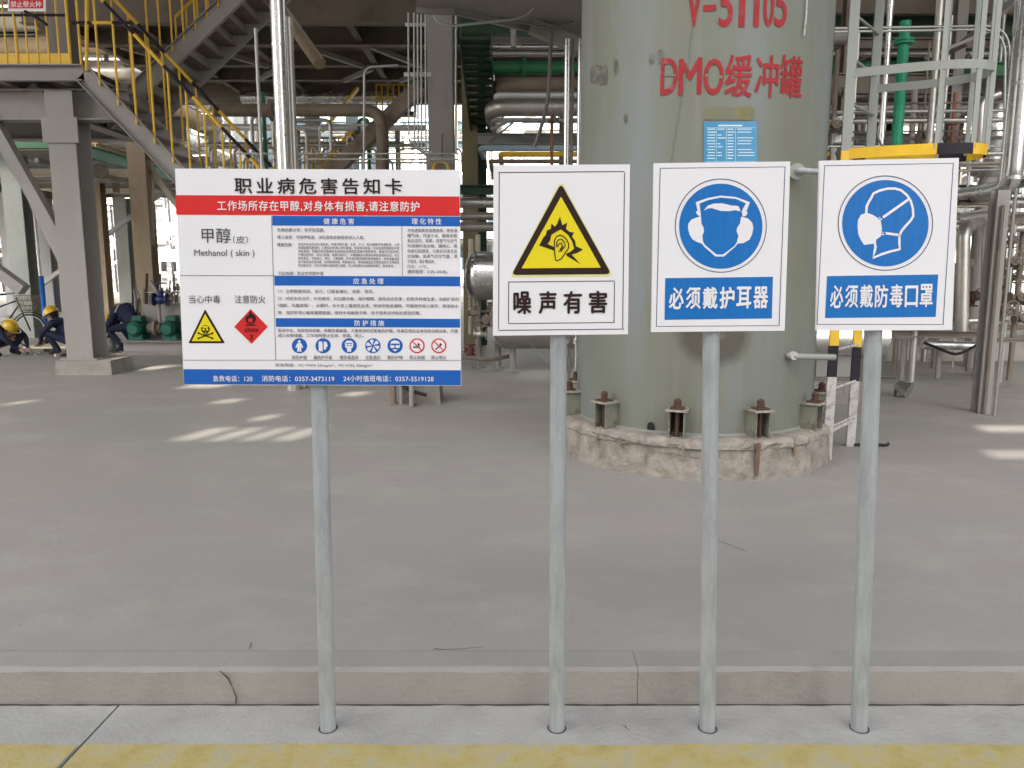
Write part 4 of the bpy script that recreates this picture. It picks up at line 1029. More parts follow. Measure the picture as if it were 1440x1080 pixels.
# ring lug and cross pipes on the middle column
k = MB(); k.torus(P(620, 238, YC + .0), (0, 1, 0), .105, .022, 24, 8); obj('ring_lug', k, M['yellow'], hi)
k = MB(); pz = P(620, 228, YC + .07); k.box((pz.x - .2, pz.y - .02, pz.z - .35), (pz.x + .2, pz.y + .0, pz.z + .08)); obj('bracket_plate', k, M['steel'], hi)
rod(hi, [P(622, 188, YC + .06), P(621, 224, YC + .06)], .012, M['steeld'], 'hook_rod')
bar(hi, P(462, 246, 12.6), P(592, 122, 12.6), .20, .22, mat('rust_brown_brace', (.23, .18, .135), .8, var=.25, scale=4, spot=(.12, .07, .04), spot_amt=.6, spot_scale=5), 'brace')
bar(hi, (-8.9, 15.3, zh - .3), (-8.9, 19.5, 4.4), .2, .2, M['steeld'], 'brace')
pipe('fat dusty grey pipe stub slanting down under the high deck', [P(396, 14, 14.4), P(450, 90, 13.6)], .105, M['tan'], bands=.4)
for i, x in enumerate((-9.6, -7.1, -5.0)):
    pass
# top decks out of view that shade the yard
up = thing('upper_process_floor', 'steel floor of the process unit above the tank and the stair', 'platform', (0, 9, FL))
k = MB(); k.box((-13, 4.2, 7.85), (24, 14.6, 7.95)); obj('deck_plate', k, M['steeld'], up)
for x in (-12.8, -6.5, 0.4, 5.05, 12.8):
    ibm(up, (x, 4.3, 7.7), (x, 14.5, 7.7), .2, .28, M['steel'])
for x in (-12.8, 12.8): hcol(up, x, 7.0, FL, 7.6, .34, .34)

# ------------------------------------------------------------------ vertical silver pipes left of centre
Ya = 9.3
def vpipe(label, px0, py0, px1, py1, Y, r, m, bands=None, flanges=(), group=None, toground=True):
    a = P(px0, py0, Y); b = P(px1, py1, Y); x = (a.x + b.x) / 2
    z0 = FL if toground else min(a.z, b.z)
    return pipe(label, [(x, Y, z0), (x, Y, max(a.z, b.z))], r, m, bands=bands, flanges=flanges, group=group)
vpipe('tall shiny aluminium clad pipe standing left of the notice board pole', 393, -60, 394, 236, Ya, .085, M['alu'], bands=1.0)
vpipe('slimmer dull silver pipe close to the right of the tall shiny one', 410, 25, 411, 236, Ya + .15, .042, M['alud'], bands=1.0)
vpipe('thin grey pipe left of the tall shiny clad pipe', 360, 40, 368, 236, Ya + .6, .022, M['conduit'])
gp = 'bundle of thin tubes beside the middle column'
for i, px in enumerate((574, 582, 587, 592, 598)):
    a = P(px, 18, 10.35); b = P(px + 1, 200 + i * 4, 10.35)
    pipe('%s of five thin upright tubes bundled left of the middle column' % ('leftmost', 'second', 'third', 'fourth', 'rightmost')[i], [a, b, b + Vector((.10, .02, -.10)), b + Vector((.3, .02, -.12))], .011, M['conduit'], rad=.08, group=gp, seg=8, name='instrument_tube', cat='tube')
k = thing('tube_clamp_rail', 'horizontal channel clamping the thin tube bundle to the middle column', 'bracket', P(590, 105, 10.38))
bar(k, P(568, 105, 10.38), P(606, 105, 10.38), .03, .05, M['conduit'], 'rail'); bar(k, P(570, 35, 10.38), P(600, 35, 10.38), .03, .04, M['conduit'], 'rail')
pipe('tan pipe running level then turning down at an elbow left of the middle column', [P(300, 155, 12.2), P(537, 155, 12.2), Vector((P(537, 155, 12.2).x, 12.2, FL))], .095, M['brownpipe'], rad=.28, bands=None, flanges=((0, .35),))
for y_, x0, x1 in ((216, 330, 645), (224, 400, 645)):
    pipe('thin level tube crossing %s the yellow ring lug' % ('above' if y_ < 220 else 'level with'), [P(x0, y_, 10.2), P(x1, y_, 10.2)], .011, M['conduit'], seg=8, cat='tube', name='instrument_tube')
pipe('thin vertical conduit on the right flange of the middle column', [P(641, -20, 10.5), P(641, 216, 10.5)], .014, M['conduit'], seg=8, cat='conduit', name='conduit')
pipe('thin grey pipe with a rounded bend near the brown brace', [P(512, 240, 11.5), P(512, 95, 11.5), P(560, 92, 11.5)], .018, M['conduit'], rad=.12, seg=8)

# ------------------------------------------------------------------ bracket platform and cables left of the tank top
tb = thing('tank_side_platform', 'grey plate platform seen from below at the upper left of the tank', 'platform', (P(700, 10, 9.6).x, 9.6, 4.4))
zg = 4.45
pts = [G(585, -40, zg), G(850, -40, zg), G(850, 52, zg), G(786, 44, zg), G(735, 33, zg), G(640, 10, zg), G(585, 8, zg)]
k = MB(); n = len(pts); k.add(pts + [p + Vector((0, 0, .09)) for p in pts], [tuple(range(n))] + [tuple(range(n, 2 * n))[::-1]] + [(i, (i + 1) % n, n + (i + 1) % n, n + i) for i in range(n)])
obj('deck_plate', k, M['steel'], tb)
for i in range(2, 6):
    bar(tb, pts[i] + Vector((0, .03, -.03)), pts[i + 1] + Vector((0, .03, -.03)), .05, .08, M['steel'], 'edge_angle')
a = G(783, 30, zg); bar(tb, a + Vector((-.3, 0, -.05)), a + Vector((.45, .1, -.32)), .12, .16, M['steel'], 'bracket')
k = MB(); q = [P(783, 52, 9.9), P(822, 20, 9.9), P(822, 52, 9.9), P(800, 66, 9.9), P(783, 62, 9.9)]; k.add(q + [p + Vector((0, .03, 0)) for p in q], [(0, 1, 2, 3, 4), (9, 8, 7, 6, 5)] + [(i, (i + 1) % 5, 5 + (i + 1) % 5, 5 + i) for i in range(5)]); obj('gusset_plate', k, M['steel'], tb)
pipe('grey conduit looping under the platform between the column and the tank', [P(610, 4, 9.0), P(611, 30, 9.0), P(632, 37, 9.0), P(740, 25, 9.0), P(764, -10, 9.0)], .016, M['conduit'], rad=.22, seg=8, cat='conduit', name='conduit')
pipe('dark cable sagging under the grey platform towards the tank', [P(655, 6, 9.3), P(705, 26, 9.3), P(783, 42, 9.3), P(806, 30, 9.3)], .012, M['cable'], rad=.3, seg=8, cat='cable', name='cable')
pipe('dark cable hanging in a slow curve left of the two bright pipes', [P(775, 44, 9.3), P(774, 80, 9.3), P(771, 140, 9.3), P(762, 176, 9.4), P(752, 206, 9.5)], .022, M['cable'], rad=.4, seg=8, cat='cable', name='cable')
pipe('short grey drop pipe under the grey plate platform', [P(722, 33, 11), P(722, 66, 11)], .04, M['steel'], seg=12)
for i, (px, lab, r) in enumerate(((796.5, 'left', .034), (804, 'middle', .018), (814.5, 'right', .03))):
    x = P(px, 200, 9.2).x
    pipe('%s of three upright bright pipes squeezed between the pipe rack and the tank' % lab, [(x, 9.2, FL), (x, 9.2, P(px, 55, 9.2).z)], r, M['alu'] if i != 1 else M['steeld'], bands=None, flanges=((0, .15), (0, .62)))
# green stair seen end on
gs = thing('green_end_on_stair', 'dark green steel stair seen end on beside the middle column', 'staircase', P(668, 60, 12.2))
for i in range(14):
    u = i / 13; Yg = 12.0 + 2.6 * u; p = P(668 + 12 * u, 50 + 130 * u, Yg); hw = S(19 - 3 * u, Yg)
    k = MB(); k.box((p.x - hw, Yg - .02, p.z - .06), (p.x + hw, Yg + .20, p.z - .02)); obj('tread', k, M['greend'], gs)
for s_ in (-1, 1):
    a = P(668, 44, 12.0); b = P(680, 186, 14.7); bar(gs, a + Vector((s_ * .23, 0, 0)), b + Vector((s_ * .22, 0, 0)), .02, .22, M['greend'], 'stringer')
# rack of level pipes between column and tank
rk = thing('middle_pipe_rack', 'dark green and grey steel rack carrying level pipes left of the tank', 'rack', (P(745, 300, 14).x, 14, FL))
for x in (P(676, 200, 15.2).x, 3.2, 7.2): hcol(rk, x, 15.0, FL, 6.1, .22, .22, M['greend'])
def rackbeam(y0, y1, Y, m, x0=676, x1=None, nm='beam'):
    a = P(x0, (y0 + y1) / 2, Y); ibm(rk, a, (9.0, Y, a.z), .2, S(y1 - y0, Y), m, nm)
rackbeam(22, 48, 13.6, M['greend'], 648); rackbeam(189, 203, 14.4, M['farg'], 672); rackbeam(261, 273, 14.0, M['greend'], 640); rackbeam(48, 62, 14.8, M['steel'], 690)
def hpipe(label, yc, rp, Y, m, x0=688, x1=9.0, bands=1.0, flanges=(), el=True, group=None):
    a = P(x0, yc, Y); pts = [(x1, Y, a.z), a] + ([a + Vector((-.0, 2.4, 0))] if el else [])
    return pipe(label, pts, S(rp, Y), m, bands=bands, flanges=flanges, rad=S(rp, Y) * 2.2, group=group)
hpipe('uppermost bright level pipe of the rack left of the tank', 66, 3.4, 13.4, M['alu'])
hpipe('second bright level pipe of the rack, just above the green one', 76, 3.6, 13.5, M['alud'])
hpipe('green level pipe of the rack left of the tank', 95.5, 8.6, 13.2, M['green'], x0=680, bands=None, flanges=((0, .75), (0, .93)), el=False)
hpipe('brown level pipe below the green one', 118, 9.3, 13.2, M['brownpipe'], x0=700)
hpipe('pale narrow level pipe below the brown one', 134, 4.6, 13.3, M['farw'], x0=698)
hpipe('wide dull silver level pipe under the pale narrow one', 151, 11.5, 13.2, M['alud'], x0=692)
hpipe('thin grey level pipe low in the rack left of the tank', 169, 3, 13.2, M['steel'], x0=694)
hpipe('blue grey level pipe just above the yellow one', 208.5, 4, 13.8, M['farbl'], x0=676)
hpipe('yellow level pipe just above the top edge of the noise sign', 217, 3.6, 13.5, M['yellow'], x0=704, bands=None)
hpipe('thin dark level pipe right above the noise sign', 227, 3, 13.2, M['brownpipe'], x0=690)
hpipe('silver level pipe right of the notice board, under the green beam', 285, 7.5, 12.6, M['alu'], x0=640, el=False)
hpipe('dull level pipe under the silver one beside the noise sign', 304, 5.5, 12.4, M['alud'], x0=640, el=False)
hpipe('lower dull level pipe beside the noise sign above the vessel', 319, 6.5, 12.2, M['alud'], x0=640, el=False)
bar(rk, P(690, 182, 13), P(712, 172, 13), .05, .05, M['steel']); bar(rk, P(688, 200, 13.2), P(722, 172, 13.2), .03, .03, M['steeld'])
pipe('rust brown riser pipe left of the bright upright pipes', [P(776, 162, 12.8), P(776, 240, 12.8)], .028, M['orange'], flanges=((0, .1),))
valve('small brown valve on the riser left of the tank', P(780, 168, 12.7), (1, 0, 0), .035, M['brownpipe'], wheel=False)
# horizontal vessels
def vessel(label, cx_px, cy_px, Y, r, xl, xr_, m, legs, saddle=True):
    c = P(cx_px, cy_px, Y); x0 = P(xl, cy_px, Y).x + r * .5; x1 = xr_
    t = thing('horizontal_vessel', label, 'vessel', ((x0 + x1) / 2, Y, FL))
    prof = [(0.002, x0 - r * .5)] + [(r * math.sin(a), x0 - r * .5 * math.cos(a)) for a in [math.pi / 2 * i / 8 for i in range(1, 9)]] + [(r, x1)] + [(r * math.cos(a), x1 + r * .5 * math.sin(a)) for a in [math.pi / 2 * i / 8 for i in range(1, 8)]] + [(.002, x1 + r * .5)]
    k = MB(); k.lathe((0, Y, c.z), prof, 40, 'x'); obj('shell', k, m, t)
    for f_ in (x0, x0 + .8, x0 + 1.6, x0 + 2.4):
        if f_ > x1: break
        k = MB(); k.disc((f_, Y, c.z), (1, 0, 0), r + .005, .035, 36); obj('cladding_seam', k, m, t)
    for i in range(6):
        a = math.pi * 2 * i / 6 + .3; pts_ = [(x0 - r * .5 * math.cos(b_), Y + (r + .003) * math.sin(b_) * math.cos(a), c.z + (r + .003) * math.sin(b_) * math.sin(a)) for b_ in [math.pi / 2 * j / 8 for j in range(1, 9)]]
        k = MB(); k.tube(pts_, .004, 5); obj('head_seam', k, m, t)
    for lx in legs:
        X_ = P(lx, cy_px, Y).x; k = MB(); k.tube([(X_, Y - .02, c.z - r * .8), (X_, Y - .02, FL)], .05, 12); k.disc((X_, Y - .02, FL + .012), (0, 0, 1), .10, .02, 14); obj('support_leg', k, M['steel'], t)
    k = MB(); k.tube([(x0 + .25, Y, c.z + r * .9), (x0 + .25, Y, c.z + r * 1.35)], .055, 14); k.disc((x0 + .25, Y, c.z + r * 1.35), (0, 0, 1), .10, .04, 16); obj('nozzle', k, M['alud'], t)
    return t
vessel('silver horizontal vessel with rounded end between the notice board and the noise sign', 690, 388, 11.4, .355, 653, 1.2, M['alu'], (672, 700))
vessel('second silver horizontal vessel lower down behind the bottom of the noise sign', 740, 448, 11.0, .43, 690, 1.3, M['alud'], (721, 812))
for i, (px, y0, y1) in enumerate(((662, 336, 470), (672, 330, 468))):
    pipe(('left' if i == 0 else 'right') + ' cream upright pipe behind the rounded vessel end', [P(px, y0, 12.0), P(px, y1, 12.0), ], .04, M['cream'])
for i, (px, py, r) in enumerate(((666, 440, .05), (684, 448, .06), (675, 470, .05), (689, 432, .04))):
    valve('small %s valve below the rounded vessel end' % ('left', 'large', 'low', 'upper')[i], P(px, py, 10.9 + i * .1), (0, 0, 1) if i % 2 else (1, 0, 0), r, M['steeld'] if i != 2 else M['alud'], hw=(0, -1, 0) if i % 2 else (0, 0, 1), wheel=i % 2 == 0)
valve('rust red valve near the floor below the rounded vessel', P(662, 492, 10.4), (0, 0, 1), .04, mat('faded_red_paint', (.12, .03, .025), .7), hw=(-1, 0, 0))
pipe('low drain pipe on the floor between the notice board and the noise sign', [P(648, 502, 10.8), P(690, 506, 10.8), P(720, 500, 11.2)], .03, M['steeld'], rad=.1)
k = MB(); k.beam(P(746, 482, 10), P(772, 514, 10), .008, .008); obj('guy_wire', k, M['conduit'], label='thin taut wire slanting under the second vessel to the noise sign pole', cat='wire')
# concrete block below the notice board
fb = G(580, 571); t = thing('pipe_support_stand', 'brown pipe support stand beside a small concrete block below the notice board', 'support', (fb.x, fb.y + .25, FL))
footing(P(592, 555, fb.y + .25).x, fb.y + .3, .46, .42, .34, 'small concrete block seen below the lower right of the notice board')
rod(t, [P(553, 569, fb.y + .05), P(553, 500, fb.y + .05)], .035, M['brownpipe'], 'post'); rod(t, [P(564, 569, fb.y + .02), P(564, 500, fb.y + .02)], .02, M['steel'], 'post')
rod(t, [P(579, 571, fb.y - .05), P(579, 480, fb.y - .05)], .028, M['steel'], 'post')
rod(t, bend([P(553, 530, fb.y + .05), P(572, 548, fb.y), P(600, 556, fb.y)], .1), .02, M['rubber'], 'hose'); k = MB(); k.box((P(548, 570, fb.y).x, fb.y - .0, FL), (P(585, 570, fb.y).x, fb.y + .14, FL + .02)); obj('foot_plate', k, M['steeld'], t)

ul = thing('left_shade_deck', 'added unseen steel deck shading the pipes at far left', 'platform', (-18, 18, 10.3))  # deck added above the view to shade the big pipes
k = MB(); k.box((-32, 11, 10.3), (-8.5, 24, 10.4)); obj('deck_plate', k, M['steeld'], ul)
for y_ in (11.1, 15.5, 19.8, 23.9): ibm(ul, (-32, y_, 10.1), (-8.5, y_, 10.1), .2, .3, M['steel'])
for x in (-31.5, -8.8):
    for y_ in (11.3, 23.7):
        if x < -20: hcol(ul, x, y_, FL, 10, .3, .3)
ph = thing('right_shade_block', 'added unseen block dimming the right side of the yard', 'building', (15, 9, FL))  # block added out of view to keep sky light off the right side
k = MB(); k.box((12.9, 1.5, FL), (17, 17.5, 7.2)); obj('wall', k, M['bwall'], ph); k = MB(); k.box((12.7, 1.3, 7.2), (17.2, 17.7, 7.45)); obj('roof', k, M['farg'], ph)
for i in range(4):
    y_ = 3.4 + i * 3.8; k = MB(); k.box((12.84, y_, 2.2), (12.885, y_ + 1.8, 3.6)); wn = obj('window', k, M['farw'], ph); k = MB(); k.box((12.82, y_ + .08, 2.28), (12.838, y_ + 1.72, 3.52)); obj('pane', k, M['glass'], wn)
dw = thing('dark_backing_wall', 'low brown wall added as dark backing behind the large dark vessel at right', 'wall', (9, 21.5, FL)); xx = P(1409, 520, 21.5).x  # dark wall added to stand for the dim background here
k = MB(); k.box((3.2, 21.4, FL), (xx, 21.6, 1.7)); obj('wall', k, mat('brown_backing_wall', (.15, .115, .095), .85, var=.2, scale=3), dw); k = MB(); k.box((3.15, 21.35, 1.701), (xx + .05, 21.65, 1.78)); obj('coping', k, M['footing'], dw)
# ------------------------------------------------------------------ caged ladder beside the tank
YL1 = G(1167, 652).y + .1; YL2 = YL1 + .48
ld = thing('caged_ladder', 'pale grey caged ladder with striped lower hoop and whitewashed feet beside the tank', 'ladder', (P(1168, 640, YL1).x, YL1, FL))
xl1 = (P(1196, 100, YL1).x + P(1168, 560, YL1).x) / 2; xl2 = (P(1232, 80, YL2).x + P(1203, 520, YL2).x) / 2
for (x, y, segs) in ((xl1, YL1, ((652, 530, M['whitep']), (530, 486, M['black']), (486, 400, M['yellow']), (400, 232, M['black']), (232, 212, M['yellow']), (212, -140, M['steelp']))),
                     (xl2, YL2, ((610, 536, M['whitep']), (536, 488, M['black']), (488, 400, M['yellow']), (400, 232, M['black']), (232, 212, M['yellow']), (212, -140, M['steelp'])))):
    for a_, b_, m in segs:
        z0 = P(1180, a_, y).z; z1 = P(1180, b_, y).z
        if a_ > 600: z0 = FL
        k = MB(); k.box((x - .035, y - .009, z0), (x + .035, y + .009, z1)); obj('side_rail', k, m, ld)
zr = FL + .25; i = 0
while zr < 5.2:
    k = MB(); k.tube([(xl1, YL1 + .008, zr), (xl2, YL2 - .008, zr)], .011, 8); obj('rung', k, M['whitep'] if zr < 1.0 else M['steelp'], ld); zr += .3
def hoop(z_, cols, hh=.06):
    pts = []; n = 28; cx_ = xl1; W = .76
    for i in range(n + 1):
        a = math.pi * i / n; s_ = math.sin(a) ** .55
        pts.append(Vector((xl1 + (xl2 - xl1) * (i / n) + W * s_, YL1 + (YL2 - YL1) * (.5 - .5 * math.cos(a)) - .36 * s_ - .10 * math.sin(a) * (1 - 2 * i / n), z_)))
    per = n // len(cols)
    for c_, m in enumerate(cols):
        seg_ = pts[c_ * per: (c_ + 1) * per + 1] if c_ < len(cols) - 1 else pts[c_ * per:]
        k = MB(); A = [p - Vector((0, 0, hh / 2)) for p in seg_]; Bv = [p + Vector((0, 0, hh / 2)) for p in seg_]; o_ = Vector((.006, .004, 0)); q = len(seg_)
        k.add(A + Bv + [p + o_ for p in A] + [p + o_ for p in Bv], [(i, i + 1, q + i + 1, q + i) for i in range(q - 1)] + [(2 * q + i, 3 * q + i, 3 * q + i + 1, 2 * q + i + 1) for i in range(q - 1)] + [(q + i, q + i + 1, 3 * q + i + 1, 3 * q + i) for i in range(q - 1)] + [(i, 2 * q + i, 2 * q + i + 1, i + 1) for i in range(q - 1)])
        obj('cage_hoop', k, m, ld)
    return pts
zh1 = P(1200, 103, YL1).z; zh0 = P(1190, 216, YL1).z
H = hoop(zh1, [M['steelp']]); hoop(zh0, [M['yellow'], M['black'], M['yellow'], M['black'], M['yellow'], M['black'], M['yellow']], .075); hoop(zh1 + .75, [M['steelp']]); hoop(zh1 + 1.5, [M['steelp']])
for i in (4, 8, 12, 16, 20, 24):
    p = H[i]; k = MB(); k.box((p.x - .018, p.y + .003, zh0), (p.x + .018, p.y + .009, zh1 + 1.6)); obj('cage_strip', k, M['steelp'], ld)
# white ladder foot bracket
rod(ld, [(xl1, YL1, FL + .22), (xl2, YL2, FL + .22)], .016, M['whitep'], 'foot_brace')

# ------------------------------------------------------------------ pipework right of the tank
vpipe('bright green vertical pipe seen through the ladder cage', 1270, 30, 1262, 232, 9.6, .062, M['green2'], flanges=((0, .86),), toground=False)
vpipe('silver vertical pipe left of the bright green one', 1247, -40, 1245, 235, 9.3, .032, M['alu'], bands=1)
vpipe('silver vertical pipe in the middle of the ladder cage', 1318, -60, 1313, 235, 9.6, .042, M['alud'], bands=1)
a = P(1423, 264, 7.9); pipe('large shiny vertical pipe at the right edge of the picture', [(a.x, 7.9, 5.2), (a.x, 7.9, a.z), (a.x, 10.5, a.z)], .088, M['alu'], bands=.9, rad=.2)
a = P(1409, 262, 8.4); pipe('thinner silver pipe left of the large shiny one at the right edge', [(a.x, 8.4, 5.2), (a.x, 8.4, a.z), (a.x, 10.2, a.z)], .036, M['alu'], bands=.9)
for i, (dy, dx) in enumerate(((0, 0), (5, -6))):
    p1 = P(1170, 40 + dy, 8.8); p2 = P(1420 + dx, 36 + dy, 8.8); p3 = P(1418 + dx, 215, 8.8); p4 = P(1424 + dx, 246, 8.8); p5 = P(1470, 252 - dy, 8.8)
    pipe('%s of two thin conduits crossing behind the ladder cage and turning down' % ('upper' if i == 0 else 'lower'), [p1, p2, Vector((p3.x, 8.8, p3.z)), p4, p5], .014, M['conduit'], rad=.28, seg=8, cat='conduit', name='conduit')
pipe('dark cable curving down beside the green pipe behind the ladder', [P(1230, 150, 7.8), P(1232, 190, 7.8), P(1243, 210, 7.8), P(1262, 212, 7.8)], .012, M['cable'], rad=.2, seg=8, cat='cable', name='cable')
rr = thing('right_pipe_rack', 'brown and green steel rack with level beams behind the ladder on the right', 'rack', (5, 12, FL))
def rb(x0, y0, x1, y1, Y, m, h=None, nm='beam', wd=.14):
    a = P(x0, y0, Y); b = P(x1, y1, Y); ibm(rr, a, b, wd, h or .2, m, nm)
rb(1165, 118, 1500, 120, 12.5, M['steeld'], .30); rb(1380, 98, 1520, 98, 12.0, M['green'], .20)
rb(1165, 8, 1500, 8, 13.2, M['steeld'], .28); rb(1165, 62, 1400, 62, 12.8, M['steeld'], .16)
k = MB(); k.beam(P(1345, 70, 11.6), P(1450, -20, 11.6), .5, .05); obj('slanting_plate', k, M['steeld'], rr)
bar(rr, P(1300, 82, 11), P(1395, 42, 11), .04, .04, M['steel'])
hcol(rr, P(1345, 90, 12.5).x, 12.5, FL, 6.4, .16, .16, M['steel']); hcol(rr, P(1192, 90, 12.6).x, 12.6, FL, 6.4, .2, .2, M['brownpipe'])
rb(1336, 274, 1460, 254, 8.9, M['greend'], .10); rb(1345, 284, 1396, 283, 8.6, M['steeld'], .07); rb(1345, 305, 1392, 298, 8.6, M['steel'], .08); rb(1396, 312, 1480, 300, 9.4, M['steeld'], .12)
rb(1400, 478, 1480, 478, 8.9, M['steeld'], .05, wd=.08); rb(1255, 468, 1400, 470, 9.6, M['steeld'], .1)
rb(1240, 230, 1400, 232, 9.6, M['steel'], .06, wd=.06)
for i, (y_, x0, x1, Y, r, m, lb) in enumerate(((50, 1165, 1200, 10, .1, M['steel'], 'fat grey stub pipe beside the upper right of the tank'), (206, 1165, 1440, 9.2, .012, M['conduit'], 'uppermost thin level tube above the mask sign at right'), (217, 1350, 1450, 8.4, .022, M['conduit'], 'thicker level tube at right of the mask sign top'), (232, 1340, 1440, 9, .013, M['brownpipe'], 'thin brown level tube right of the mask sign'),
      (240, 1340, 1440, 9.1, .013, M['conduit'], 'thin grey level tube under the brown one right of the mask sign'), (289, 1340, 1384, 9.2, .03, M['cream'], 'short pale level pipe right of the mask sign'), (322, 1400, 1450, 10, .05, M['alud'], 'dull level pipe at the right edge above the thin uprights'), (452, 1352, 1386, 9, .035, M['alud'], 'short level silver pipe behind the two right uprights'))):
    pipe(lb, [P(x0, y_, Y), P(x1, y_ - (2 if i > 1 else 0), Y)], r, m, seg=12, bands=.8 if r > .04 else None)
a = P(1355, 320, 8.9); b = Vector((P(1352, 470, 8.9).x, 8.9, FL + .75)); pipe('silver clad riser with a mitred elbow at the right edge of the mask sign', [P(1378, 313, 9.4), a, b], .072, M['alud'], rad=.16, bands=.5)
pipe('silver upright pipe just left of the brown right column', [P(1387, 318, 9.1), Vector((P(1385, 470, 9.1).x, 9.1, FL + .5))], .045, M['alud'], bands=.42)
pipe('thin conduit clipped up the left of the brown right column', [Vector((P(1383, 560, YR).x, YR - .2, FL)), Vector((P(1383, 560, YR).x, YR - .2, P(1390, 270, YR).z))], .014, M['steel'], seg=8, cat='conduit', name='conduit')
pipe('second thin conduit beside the brown right column', [Vector((P(1377, 560, YR).x, YR - .1, FL)), Vector((P(1377, 560, YR).x, YR - .1, P(1390, 290, YR).z))], .018, M['steeld'], seg=8, cat='conduit', name='conduit')
pipe('pale elbow pipe left of the silver drum high at right', [P(1405, 132, 9.8), P(1380, 141, 9.8), P(1377, 235, 9.8)], .05, M['alud'], rad=.15)
dr = thing('upright_drum', 'upright silver clad drum high at right behind the conduits', 'vessel', P(1393, 215, 11.5))
k = MB(); c = P(1393, 215, 11.5); k.lathe((c.x, c.y, c.z - .3), [(.001, -.1), (.25, 0), (.25, .95), (.15, 1.1), (.001, 1.14)], 28); obj('shell', k, M['alu'], dr)
for q in (.2, .6): 
    k = MB(); k.disc((c.x, c.y, c.z - .3 + q), (0, 0, 1), .256, .03, 28); obj('cladding_seam', k, M['alud'], dr)
k = MB(); k.tube([(c.x, c.y, FL), (c.x, c.y, c.z - .35)], .12, 16); obj('pedestal', k, M['steel'], dr)
for i, (px, y0, y1, Y, r, m, lb) in enumerate(((1175, 70, 180, 10, .03, M['steeld'], 'dark upright pipe close to the right edge of the tank'), (1180, 165, 225, 9.6, .08, M['farw'], 'short white upright pipe right of the tank'), (1283, 120, 235, 12, .045, M['steel'], 'grey upright pipe behind the green one'),
     (1340, 130, 235, 11, .03, M['orange'], 'rust red upright pipe behind the ladder cage'), (1292, 150, 210, 10.5, .016, M['steeld'], 'thin hooked pipe behind the ladder cage'), (1407, 300, 420, 9.8, .03, M['steeld'], 'first dark upright pipe at the right edge behind the column'), (1420, 310, 470, 9.9, .022, M['conduit'], 'second upright pipe at the right edge behind the column'), (1433, 300, 476, 10.1, .035, M['steeld'], 'third dark upright pipe at the right edge'))):
    x = P(px, (y0 + y1) / 2, Y).x; z0 = P(px, y1, Y).z if m is not M['steel'] else FL
    pipe(lb, [(x, Y, FL if Y < 11 and i in (0, 1, 5, 6, 7) else z0), (x, Y, P(px, y0, Y).z)], r, m, seg=12, flanges=((0, .6),) if r > .025 else ())
vessel('large dark horizontal vessel low behind the mask sign pole', 1320, 500, 12.6, .34, 1215, 9.6, M['steel'], (1262, 1310, 1328, 1395))
for i, (px, Y) in enumerate(((1258, 11.0), (1268, 10.2), (1312, 11.4), (1319, 10.3), (1361, 11), (1372, 10.4))):
    x = P(px, 520, Y).x; pipe('%s of six thin upright posts in the dim row behind the mask sign pole' % ('first', 'second', 'third', 'fourth', 'fifth', 'last')[i], [(x, Y, FL), (x, Y, P(px, 476, Y).z)], .035, M['steel'] if i % 2 else M['steeld'], seg=10, group='thin posts under the right pipework', name='support_post', cat='post')
pipe('black hose sagging under the right pipework', [P(1300, 482, 9.9), P(1325, 492, 9.9), P(1345, 500, 9.9), P(1392, 476, 9.9)], .018, M['rubber'], rad=.3, seg=8, cat='hose', name='hose')
pipe('silver slanting pan pipe under the right pipework', [P(1298, 484, 10.2), P(1380, 487, 10.2)], .06, M['alu'])
# small flood lamp lying on the floor
lp = G(1266, 560); t = thing('floor_lamp', 'small silver lamp head on a stub beside the mask sign pole', 'lamp', lp)
k = MB(); c = lp + Vector((0, .1, .14)); k.tube([c, c + Vector((.10, -.10, -.05))], [.06, .10], 16); obj('lamp_head', k, M['alu'], t)
rod(t, [lp + Vector((0, .12, 0)), lp + Vector((0, .12, .14))], .015, M['steeld'], 'stem'); rod(t, bend([lp + Vector((-.35, .3, .02)), lp + Vector((-.3, .3, .22)), lp + Vector((0, .14, .22))], .05), .014, M['steeld'], 'conduit_arm')
hp = G(1225, 628); k = MB(); k.tube(bend([hp + Vector((-.14, 0, .015)), hp + Vector((-.02, .03, .015)), hp + Vector((.12, -.02, .015)), hp + Vector((.16, .04, .015))], .05), .013, 8); obj('hose_offcut', k, M['rubber'], label='short dark hose offcut lying on the floor behind the mask sign pole', cat='hose', base=hp)
# dark plant behind ladder feet
bx = thing('dark_cabinet', 'dark equipment box standing behind the ladder feet', 'cabinet', (P(1160, 560, 8.4).x, 8.4, FL)); c = bx.location
k = MB(); k.box((c.x - .22, c.y - .1, FL + .25), (c.x + .3, c.y + .3, FL + 1.0)); obj('body', k, M['steeld'], bx); k = MB(); k.box((c.x - .26, c.y - .13, FL + .0), (c.x + .34, c.y + .34, FL + .25)); obj('plinth', k, M['footing'], bx); k = MB(); k.box((c.x - .16, c.y - .112, FL + .3), (c.x + .24, c.y - .101, FL + .95)); obj('door', k, M['steel'], bx)
k = MB(); a = P(1163, 474, 8.3); k.tube([a + Vector((-.2, 0, 0)), a + Vector((.6, 0, 0))], .2, 24); obj('clad_pipe_end', k, M['alu'], label='bright clad pipe behind the yellow ladder rails', cat='pipe')
for i, (px, py, r) in enumerate(((1172, 180, .05), (1183, 215, .06), (1420, 370, .05), (1408, 440, .06), (1430, 420, .05), (1366, 420, .05))):
    valve(('valve beside the right edge of the tank, level with the blue data sheet', 'valve just under the white upright pipe right of the tank', 'valve between the dark uprights at the right edge', 'lower valve beside the brown right column', 'valve at the right picture edge', 'dark valve between the two silver uprights')[i], P(px, py, 9.5), (0, 0, 1) if i % 2 else (1, 0, 0), r, M['steeld'] if i != 5 else M['rust'], hw=(0, -1, .3))

